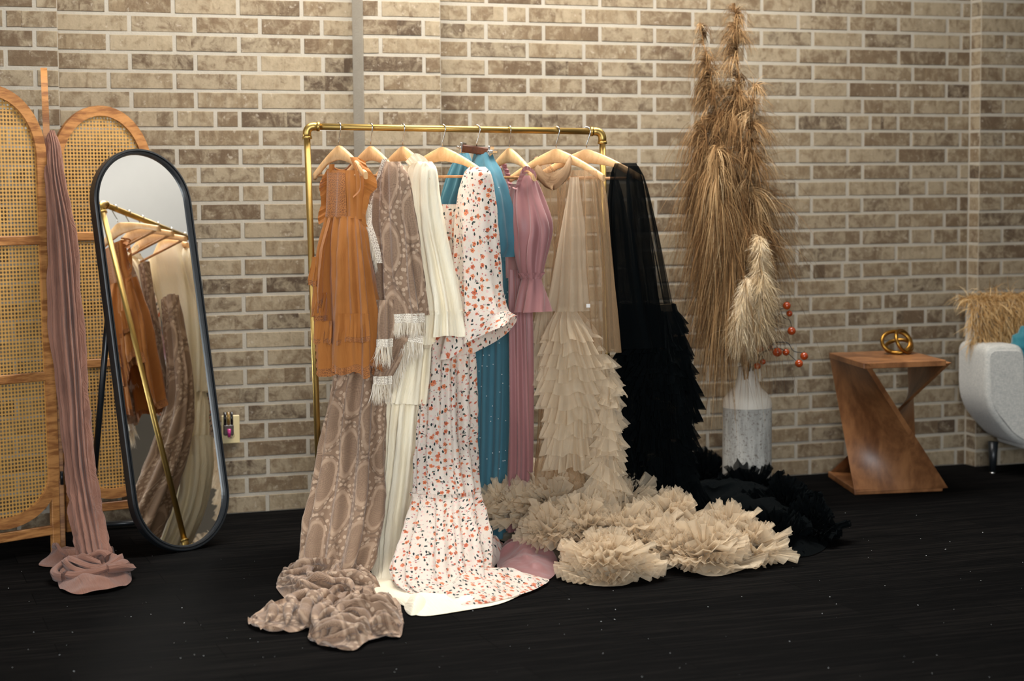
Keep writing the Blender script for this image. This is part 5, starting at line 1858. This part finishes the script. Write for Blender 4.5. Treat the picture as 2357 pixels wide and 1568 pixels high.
def champagne_robe():
    g = gown('champagne_robe', 6, 'champagne tulle robe with tiered ruffles piling up on the floor', 'robe')
    # sheer panels
    tube_part('sheer_panel', M_SHEER, g, [(372, 1232, 1262, 6.88, 6.84, .015, .003), (400, 1228, 1280, 6.90, 6.84, .03, .007), (520, 1222, 1290, 6.90, 6.84, .05, .012), (640, 1226, 1300, 6.90, 6.82, .06, .014), (760, 1228, 1310, 6.88, 6.80, .06, .014)], (6, 14), 121, 120, 40)
    tube_part('sheer_panel', M_SHEER, g, [(392, 1308, 1370, 6.74, 6.62, .02, .003), (420, 1303, 1382, 6.76, 6.62, .04, .007), (520, 1295, 1394, 6.78, 6.62, .055, .013), (620, 1285, 1403, 6.78, 6.62, .065, .016), (720, 1275, 1412, 6.78, 6.63, .07, .018), (812, 1270, 1420, 6.78, 6.64, .075, .018)], (6, 16), 122, 150, 50)
    tube_part('gathered_fold', M_TULLE, g, [(408, 1312, 1330, 6.66, 6.64, .01, .002), (470, 1306, 1334, 6.66, 6.63, .02, .006), (560, 1290, 1344, 6.66, 6.62, .03, .009), (650, 1272, 1350, 6.66, 6.62, .035, .011), (716, 1258, 1352, 6.66, 6.62, .04, .012)], (5, 11), 123, 90, 34)
    # twisted neckline loop slung over the hanger
    P = px_path([(1234, 366, 6.86), (1236, 392, 6.80), (1248, 411, 6.74), (1268, 420, 6.68), (1289, 410, 6.66), (1305, 389, 6.66), (1313, 364, 6.70)], 50)
    mb = MB()
    rows = []
    for k in range(9):
        a = 2 * PI * k / 8
        tw = np.linspace(0, 3.0, 50)
        rr = np.interp(np.linspace(0, 1, 50), [0, .2, .5, .8, 1], [.012, .020, .027, .022, .010]) * (1 + .35 * np.sin(np.linspace(0, 7, 50) + k * 2.1))
        rows.append(P + np.array([0, 0, 1.0]) * (rr * np.sin(a + tw))[:, None] + (TOCAM * .7 + _rh * .5) * (rr * np.cos(a + tw))[:, None])
    mb.grid(np.stack(rows, 1)); mb.build('twisted_collar', M_COLLAR, g)
    mb = MB(); c = at(1354, 704, 6.58); mb.box(c, (.014, .001, .013), np.stack([_rh, _fh, [0, 0, 1]], 1)); mb.build('white_tag', simple('tag_white', srgb(226, 220, 212), .7), g, label='small white paper tag')
    # plume of tiers
    tiers = [(706, 782, 1288, 1322, 1257, 1376), (735, 812, 1278, 1340, 1252, 1384), (770, 842, 1270, 1350, 1250, 1388), (800, 872, 1268, 1355, 1249, 1390), (835, 902, 1266, 1360, 1244, 1400),
             (865, 935, 1266, 1362, 1246, 1406), (900, 968, 1268, 1362, 1252, 1396), (930, 1002, 1270, 1360, 1251, 1378), (965, 1042, 1272, 1352, 1256, 1372), (1000, 1076, 1276, 1346, 1264, 1366)]
    for k, (ya, yb, xa, xb, xc, xd) in enumerate(tiers):
        z = 6.62 + .008 * k
        tube_part('ruffle_tier', M_TULLE, g, [(ya, xa, xb, z + .04, z + .02, .03 + .002 * k, .005), ((ya + yb) / 2, (xa + xc) / 2, (xb + xd) / 2, z + .05, z, .06, .014), (yb, xc, xd, z + .05, z - .02, .075, .024)], (9, 22), 130 + k, 170, 12, hem=(.010, 6, .3))
    # layer hanging behind at the left
    for k, (ya, yb, xa, xb, xc, xd) in enumerate([(712, 790, 1240, 1290, 1232, 1296), (760, 850, 1232, 1290, 1226, 1292), (820, 886, 1228, 1280, 1222, 1276)]):
        z = 6.74
        tube_part('ruffle_tier', M_TULLE, g, [(ya, xa, xb, z + .04, z, .03, .006), (yb, xc, xd, z + .05, z, .05, .018)], (7, 16), 150 + k, 100, 10, hem=(.01, 5, .3))
    # column of gathered ruffles at the right
    cb = MB()
    ruffle_mass(cb, [(1372, 792, 6.70, .022), (1392, 840, 6.69, .030), (1404, 900, 6.69, .034), (1400, 970, 6.70, .036), (1396, 1040, 6.70, .044), (1396, 1100, 6.70, .055), (1380, 1150, 6.70, .06)], 62, .055, 161)
    cb.build('ruffle_column', M_TULLE, g)
    # sheer legs between plume and pile
    tube_part('sheer_panel', M_SHEER, g, [(880, 1244, 1300, 6.84, 6.80, .03, .008), (1020, 1240, 1290, 6.84, 6.80, .03, .01), (1130, 1228, 1270, 6.82, 6.78, .03, .01)], (4, 9), 180, 60, 20)
    tube_part('sheer_panel', M_SHEER, g, [(1040, 1296, 1330, 6.80, 6.76, .02, .006), (1150, 1310, 1350, 6.80, 6.76, .02, .008)], (4, 8), 181, 50, 12)
    # the pile of ruffles on the floor
    for k, (x, y, R_, H_, n, wd, b) in enumerate([
            (1398, 1330, .140, .15, 7, .080, .0), (1622, 1304, .145, .15, 7, .085, .0), (1200, 1262, .11, .13, 6, .085, .09), (1272, 1262, .13, .14, 7, .085, .12), (1345, 1252, .14, .15, 7, .085, .14),
            (1425, 1264, .13, .15, 7, .085, .11), (1542, 1278, .11, .14, 6, .08, .08), (1722, 1290, .11, .13, 6, .085, .0), (1490, 1294, .11, .13, 6, .08, .03), (1268, 1290, .10, .11, 6, .075, .07),
            (1346, 1290, .13, .14, 6, .08, .07), (1436, 1290, .12, .14, 6, .08, .05), (1160, 1254, .08, .10, 5, .085, .10), (1560, 1304, .10, .12, 6, .08, .01), (1672, 1284, .11, .14, 6, .08, .03), (1310, 1236, .12, .13, 6, .08, .17), (1400, 1238, .11, .13, 6, .08, .15), (1230, 1236, .11, .12, 6, .08, .15)]):
        mb = MB(); rosette(mb, x, y, R_, H_, 200 + k, n, wd, b)
        mb.build('ruffle_pouf', M_TULLE, g)
    # underlayer so that the floor does not show between the poufs
    mb = MB()
    spread(mb, [(1140, 1240), (1220, 1220), (1340, 1215), (1440, 1225), (1540, 1240), (1640, 1256), (1740, 1260), (1740, 1300), (1640, 1330), (1520, 1300), (1440, 1350), (1360, 1350), (1300, 1300), (1200, 1260)], (1420, 1250), .05, .05, 26, .4, 240, nr=30, nt=140, edge=.01)
    mb.build('underlayer', M_TULLE, g)


# ---------------------------------------------------------------- 8 black tulle robe
def black_robe():
    g = gown('black_robe', 7, 'black tulle robe with sheer sleeves and a long ruffled train, rightmost on the rack', 'robe')
    tube_part('sheer_sleeve', M_BLACKS, g, [(396, 1368, 1412, 6.90, 6.86, .015, .002), (420, 1372, 1420, 6.92, 6.86, .03, .006), (520, 1385, 1436, 6.92, 6.86, .045, .011), (640, 1402, 1450, 6.92, 6.86, .05, .013), (760, 1412, 1470, 6.92, 6.86, .055, .014)], (6, 14), 251, 110, 40)
    T, _ = tube_part('bodice', M_BLACKT, g, [(376, 1416, 1462, 6.80, 6.72, .018, .002), (400, 1414, 1468, 6.82, 6.72, .034, .005), (480, 1414, 1474, 6.84, 6.72, .05, .010), (580, 1420, 1482, 6.85, 6.73, .055, .012), (700, 1424, 1500, 6.86, 6.74, .07, .014), (800, 1424, 1520, 6.88, 6.76, .08, .016)], (5, 12), 252, 130, 44)
    tube_part('sheer_sleeve', M_BLACKS, g, [(382, 1450, 1466, 6.74, 6.71, .015, .001), (410, 1452, 1474, 6.76, 6.71, .03, .004), (500, 1462, 1490, 6.78, 6.72, .045, .009), (600, 1472, 1510, 6.80, 6.73, .05, .012), (700, 1480, 1530, 6.82, 6.74, .055, .014)], (6, 14), 253, 110, 44)
    # full skirt
    T2, _ = tube_part('skirt', M_BLACKT, g, [
        (700, 1440, 1548, 6.92, 6.84, .07, .012), (800, 1436, 1572, 6.93, 6.86, .09, .018), (900, 1440, 1584, 6.94, 6.90, .10, .020), (1000, 1440, 1580, 6.98, 6.95, .10, .020), (1090, 1456, 1590, 7.03, 7.02, .10, .020), (1180, 1470, 1640, 7.10, 7.10, .11, .020), (1226, 1470, 1690, 7.13, 7.13, .12, .020)], (6, 14), 254, 150, 60)
    mb = MB()
    rg = np.random.default_rng(255)
    for k, v in enumerate(np.linspace(.03, .90, 17)):
        P, N = ring_path(T2, v, 90, -.35, PI + .35, .0)
        frill(mb, P, N, N * .25 + DOWN, .06, rg.uniform(28, 40), .013, .12, seed=260 + k, nt=5, irregular=.9, wjit=.3)
    ruffle_mass(mb, [(1500, 715, 6.86, .06), (1504, 800, 6.85, .085), (1512, 900, 6.90, .09), (1516, 1000, 6.94, .095), (1526, 1090, 7.0, .10), (1560, 1180, 7.08, .12)], 90, .05, 290, .012, (.08, .2), (30, 46), .8)
    mb.build('ruffles', M_BLACKT, g)
    # loose trailing wisps along the left edge
    mb = MB()
    n = 260
    yy = rg.uniform(930, 1150, n)
    roots = np.array([at(1438 + (y - 930) * .14 + rg.normal(0, 5), y, 6.80) for y in yy])
    d = -_rh * rg.uniform(.2, 1, n)[:, None] + DOWN * rg.uniform(.1, 1, n)[:, None] + TOCAM * .2 + rg.normal(0, .2, (n, 3))
    d /= np.linalg.norm(d, axis=1, keepdims=True)
    strand_mesh(mb, roots, d, rg.uniform(.03, .075, n), .009, .5, 4, None, .6, rg)
    mb.build('torn_edge', M_BLACKT, g)
    tr = MB()
    spread(tr, [(1480, 1176), (1560, 1130), (1620, 1112), (1720, 1140), (1800, 1158), (1862, 1190), (1902, 1236), (1900, 1264), (1850, 1284), (1770, 1276), (1660, 1236), (1560, 1200)], (1700, 1196), .11, .035, 18, .5, 280, nr=34, nt=140, edge=.02)
    tr.build('train', M_BLACKT, g)
    for k, (x, y, R_, H_) in enumerate([(1620, 1150, .15, .16), (1720, 1180, .15, .15), (1800, 1210, .15, .14), (1866, 1246, .11, .10), (1780, 1262, .12, .08)]):
        mb = MB(); rosette(mb, x, y, R_, H_, 300 + k, 5, .085, .02); mb.build('train_ruffle', M_BLACKT, g)


for fn, back in ((rust_dress, 0), (lace_gown, .0), (ivory_gown, .04), (floral_gown, .045), (blue_gown, .07), (mauve_gown, .05), (champagne_robe, .05), (black_robe, -.01)):
    BACK[0] = back
    fn()
BACK[0] = 0.0
# ================================================================== vase, pampas grass, berry branch
VZ = 7.72
VB = on_floor(1719, 1163)


def build_vase():
    root = thing('floor_vase', VB, 'tall bottle-shaped ceramic vase with pale neck and grey speckled body', 'vase')
    t = NT('speckled_glaze')
    P = t.coord('Object', scale=(26, 26, 5))
    n = t.noise(P, 1.0, 5, .7, .5)
    n2 = t.noise(t.coord('Object'), 90.0, 4, .7)
    c = t.mix(t.step(n, .34, .68), srgb(150, 146, 138), srgb(188, 184, 174))
    c = t.mix(t.math('MULTIPLY', t.step(n2, .54, .66), .75), c, srgb(96, 80, 66))
    c = t.mix(t.math('MULTIPLY', t.step(n2, .40, .30), .6), c, srgb(200, 196, 186))
    M_SPECK = t.finish(t.bsdf(c, .8, 0, t.bump(n2, .6, .004)))
    M_PALE = simple('pale_glaze', srgb(214, 204, 188), .55, bump=.1, scale=30)
    R_ = .1035; S = .420
    mb = MB(); mb.lathe([(.0001, 0), (R_ - .006, 0), (R_, .006), (R_, S * .5), (R_, S)], VB, 64); mb.build('body', M_SPECK, root)
    mb = MB(); mb.lathe([(R_, S), (R_ + .0005, S + .012), (R_ - .004, S + .034), (R_ - .020, S + .058), (R_ - .045, S + .082), (.0465, S + .108), (.0405, S + .135), (.0385, S + .158), (.0375, S + .172), (.034, S + .174), (.033, S + .168), (.034, S + .09)], VB, 64)
    mb.build('neck', M_PALE, root)
    return VB + np.array([0, 0, S + .172])


NECK = build_vase()

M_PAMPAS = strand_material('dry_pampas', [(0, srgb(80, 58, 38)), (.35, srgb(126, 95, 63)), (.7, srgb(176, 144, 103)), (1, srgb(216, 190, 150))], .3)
M_STEM = simple('dry_stem', srgb(150, 108, 62), .7)
M_CREAMP = strand_material('cream_pampas', [(0, srgb(176, 146, 104)), (.5, srgb(222, 200, 162)), (1, srgb(244, 232, 208))], .35)


def pampas(stem, plume_from, n, lmin, lmax, droop, label, seed, mat, tone=(.45, .25), out=.9, width=.0026, name='pampas_plume', tip_up=.7, wig=.55, group='pampas plumes rising from the speckled vase', bias=None, per=34):
    rg = np.random.default_rng(seed)
    P = np.array([at(x, y, d) for x, y, d in stem]); 
    P[0] = NECK + np.array([rg.uniform(-.012, .012), rg.uniform(-.012, .012), -.10])
    t = np.concatenate([[0], np.cumsum(np.linalg.norm(np.diff(P, axis=0), axis=1))])
    q = interp(t, P, np.linspace(0, t[-1], 60))
    root = thing(name, NECK, label, 'pampas grass', group)
    mb = MB(); mb.tube(q, np.linspace(.0034, .0012, 60), 7); mb.build('stem', M_STEM, root)
    # strands hang together in spikelets that leave the stem one above the other
    ng = max(10, n // per)
    kg = plume_from + (1 - plume_from) * np.sort(rg.uniform(0, 1, ng)) ** 1.15
    ag = rg.uniform(0, 2 * PI, ng)
    dg = np.stack([np.cos(ag), np.sin(ag) * .8, np.zeros(ng)], 1) * rg.uniform(.6, 1.3, ng)[:, None] + rg.normal(0, .18, (ng, 3))
    if bias is not None:
        dg = dg + np.asarray(bias)
    g = rg.integers(0, ng, n)
    lg = rg.uniform(.6, 1.2, ng); tg_ = rg.normal(0, .16, ng)
    k = np.clip(kg[g] + rg.normal(0, .006, n), 0, 1)
    f = (k - plume_from) / (1 - plume_from)
    roots = np.stack([np.interp(k, np.linspace(0, 1, 60), q[:, j]) for j in range(3)], 1)
    tg = np.gradient(q, axis=0); tg /= np.linalg.norm(tg, axis=1, keepdims=True)
    tan = np.stack([np.interp(k, np.linspace(0, 1, 60), tg[:, j]) for j in range(3)], 1)
    d = dg[g] * out + tan * (tip_up * (.45 + .9 * f))[:, None] + rg.normal(0, .13, (n, 3))
    d /= np.linalg.norm(d, axis=1, keepdims=True)
    L = (lmin + (lmax - lmin) * (1 - f) ** 1.1) * lg[g] * rg.uniform(.55, 1.1, n)
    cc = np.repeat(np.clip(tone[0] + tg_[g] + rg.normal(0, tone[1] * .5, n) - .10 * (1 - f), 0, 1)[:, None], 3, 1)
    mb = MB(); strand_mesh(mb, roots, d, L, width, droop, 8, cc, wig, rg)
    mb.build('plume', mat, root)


def build_pampas():
    B = (1720, 852, VZ)
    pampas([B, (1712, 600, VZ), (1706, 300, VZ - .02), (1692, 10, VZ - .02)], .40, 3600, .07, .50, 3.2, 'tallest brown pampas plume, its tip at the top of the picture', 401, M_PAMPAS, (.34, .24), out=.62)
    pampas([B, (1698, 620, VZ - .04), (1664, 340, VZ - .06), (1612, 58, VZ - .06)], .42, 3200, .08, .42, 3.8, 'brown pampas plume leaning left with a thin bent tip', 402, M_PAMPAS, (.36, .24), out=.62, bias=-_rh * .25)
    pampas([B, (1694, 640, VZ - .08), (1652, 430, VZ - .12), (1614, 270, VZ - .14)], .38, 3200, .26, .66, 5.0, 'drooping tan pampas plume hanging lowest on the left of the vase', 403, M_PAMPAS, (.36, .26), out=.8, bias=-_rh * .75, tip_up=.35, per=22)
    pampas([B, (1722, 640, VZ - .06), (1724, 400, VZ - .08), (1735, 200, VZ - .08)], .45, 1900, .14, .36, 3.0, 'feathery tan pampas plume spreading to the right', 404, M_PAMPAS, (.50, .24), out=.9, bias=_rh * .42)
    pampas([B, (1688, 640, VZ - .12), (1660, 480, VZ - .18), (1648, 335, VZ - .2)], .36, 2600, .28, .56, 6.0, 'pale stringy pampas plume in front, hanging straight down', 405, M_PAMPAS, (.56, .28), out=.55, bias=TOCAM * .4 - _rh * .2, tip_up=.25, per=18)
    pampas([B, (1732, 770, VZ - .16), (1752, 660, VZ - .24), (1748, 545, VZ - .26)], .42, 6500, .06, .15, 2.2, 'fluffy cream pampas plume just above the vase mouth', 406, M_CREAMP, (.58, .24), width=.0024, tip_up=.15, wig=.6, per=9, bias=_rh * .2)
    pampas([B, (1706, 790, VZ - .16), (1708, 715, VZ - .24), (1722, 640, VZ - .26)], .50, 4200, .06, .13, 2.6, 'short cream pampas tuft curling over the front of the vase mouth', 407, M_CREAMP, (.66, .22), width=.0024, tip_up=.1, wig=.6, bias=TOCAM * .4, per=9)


build_pampas()


def build_berries():
    root = thing('berry_branch', NECK, 'dark twig with glossy orange-red berries leaning out of the vase to the right', 'branch')
    D = VZ - .11
    M_TWIG = simple('dark_twig', (.012, .010, .010, 1), .6)
    M_BERRY = NT('berry_skin')
    P = M_BERRY.coord('Object')
    cc = M_BERRY.mix(M_BERRY.noise(P, 30, 3), srgb(196, 84, 26), srgb(110, 26, 18))
    M_BERRY = M_BERRY.finish(M_BERRY.bsdf(cc, .22, 0, None, Coat_Weight=.4))
    twigs = [
        [(1722, 870, VZ), (1744, 835, D + .05), (1749, 796, D), (1763, 748, D), (1772, 735, D), (1786, 716, D), (1808, 709, D)],
        [(1772, 735, D), (1786, 731, D), (1796, 723, D), (1806, 732, D + .01), (1818, 738, D + .01), (1822, 754, D)],
        [(1722, 870, VZ), (1742, 836, D + .03), (1752, 815, D - .02), (1772, 803, D - .03), (1780, 790, D - .03), (1798, 788, D - .02), (1814, 790, D - .02), (1826, 808, D - .02), (1846, 812, D - .02)],
        [(1772, 803, D - .03), (1795, 802, D - .03), (1815, 815, D - .03), (1834, 832, D - .03)],
        [(1722, 870, VZ), (1730, 830, D), (1738, 800, D - .04), (1736, 778, D - .05), (1726, 792, D - .06)],
        [(1736, 778, D - .05), (1724, 774, D - .06), (1713, 780, D - .06)],
        [(1748, 800, D), (1760, 775, D + .01), (1768, 758, D + .01)]]
    for i, tw in enumerate(twigs):
        p = px_path(tw, 30)
        mb = MB(); mb.tube(p, np.linspace(.0042 if i in (0, 2) else .0026, .0014, 30), 7); mb.build('twig', M_TWIG, root)
    for x, y, r, d in ((1811, 704, 9.5, D), (1817, 722, 7.5, D + .02), (1822, 762, 10, D), (1710, 785, 10, D - .06), (1720, 800, 9, D - .07), (1851, 820, 9.5, D - .02), (1839, 837, 9.5, D - .03), (1789, 811, 11, D - .04), (1809, 811, 8.5, D - .02), (1773, 802, 7, D - .01), (1749, 803, 9, D - .02), (1743, 843, 8.5, D - .03), (1756, 833, 7, D - .01)):
        mb = MB(); c = at(x, y, d); rr = r * d / FPX
        mb.ball(c, rr, 18, scale=(1, 1, .95)); b = mb.build('berry', M_BERRY, root)
        mb = MB(); mb.tube([c + np.array([0, 0, rr * .9]), c + np.array([0, 0, rr * 1.25])], [.0016, .0010], 6); mb.build('calyx', M_TWIG, b)


build_berries()


# ================================================================== scarf over the screen
def build_scarf():
    top = at(112, 318, 6.80)
    root = thing('gauze_scarf', top, 'crinkled mauve gauze scarf knotted on the screen and pooling on the floor', 'scarf')
    tube_part('drape', M_SCARF, root, [
        (300, 108, 122, 6.81, 6.79, .012, .002), (335, 108, 132, 6.79, 6.76, .020, .005), (400, 110, 140, 6.77, 6.74, .026, .009), (520, 114, 162, 6.75, 6.72, .03, .012), (640, 117, 175, 6.74, 6.71, .034, .014), (760, 122, 184, 6.73, 6.70, .036, .014),
        (880, 138, 193, 6.71, 6.68, .036, .014), (1000, 152, 202, 6.68, 6.64, .038, .014), (1100, 165, 213, 6.65, 6.61, .04, .014), (1200, 172, 232, 6.58, 6.54, .045, .011), (1280, 188, 248, 6.46, 6.42, .045, .010), (1325, 204, 262, 6.34, 6.30, .035, .008)], (8, 18), 501, 170, 110, wr=.006, wscale=(22, 2.0))
    mb = MB()
    spread(mb, [(134, 1350), (140, 1318), (180, 1306), (240, 1304), (284, 1312), (303, 1330), (292, 1352), (244, 1366), (190, 1372), (150, 1366)], (222, 1336), .035, .035, 46, 1.2, 502, nr=34, nt=140, edge=.012, warp=3.2, ripple=.01)
    mb.build('pool', M_SCARF, root)
    mb = MB()
    spread(mb, [(90, 1304), (110, 1284), (150, 1272), (200, 1262), (250, 1266), (262, 1282), (220, 1300), (160, 1304), (120, 1308)], (170, 1286), .015, .05, 55, .2, 503, nr=26, nt=100, edge=.01, warp=3)
    mb.build('tail', M_SCARF, root)
    # twisted loops on top of the pool
    C = on_floor(215, 1336)
    for k in range(5):
        a = np.linspace(0, 2 * PI * .8, 40) + k * 1.25
        r = .045 + .016 * k
        path = C + np.stack([np.cos(a) * r * 1.2, np.sin(a) * r, .075 - .008 * k + .014 * np.sin(a * 2 + k)], 1)
        rows = []
        for j in range(7):
            b = 2 * PI * j / 6
            rr = .014 * (1 + .3 * np.sin(np.linspace(0, 14, 40) + j * 2.0 + k))
            rad = np.stack([np.cos(a), np.sin(a), np.zeros_like(a)], 1)
            rows.append(path + rad * (rr * np.cos(b))[:, None] + np.array([0, 0, 1.0]) * (rr * np.sin(b))[:, None])
        mb = MB(); mb.grid(np.stack(rows, 1)); mb.build('twisted_fold', M_SCARF, root)


build_scarf()


# ================================================================== lint scattered on the floor
def build_lint():
    rg = np.random.default_rng(601)
    mb = MB()
    for _ in range(150):
        x, y = rg.uniform(0, 2357), rg.uniform(1180, 1560)
        c = on_floor(x, y)
        s = rg.uniform(.0008, .0024)
        a = rg.uniform(0, 2 * PI)
        e = 2.5 if rg.random() < .2 else 1.2
        u = np.array([math.cos(a), math.sin(a), 0]) * s * e; v = np.array([-math.sin(a), math.cos(a), 0]) * s * .6
        p = [c - u, c - v, c + u, c + v, c + np.array([0, 0, s * .7])]
        mb.raw(p, [(0, 1, 4), (1, 2, 4), (2, 3, 4), (3, 0, 4)], None, 0, False)
    o = mb.build('lint', simple('lint_white', srgb(190, 190, 188), .9))
    tag(o, 'tiny pale specks of lint scattered over the dark floor', 'lint', kind='stuff')


build_lint()
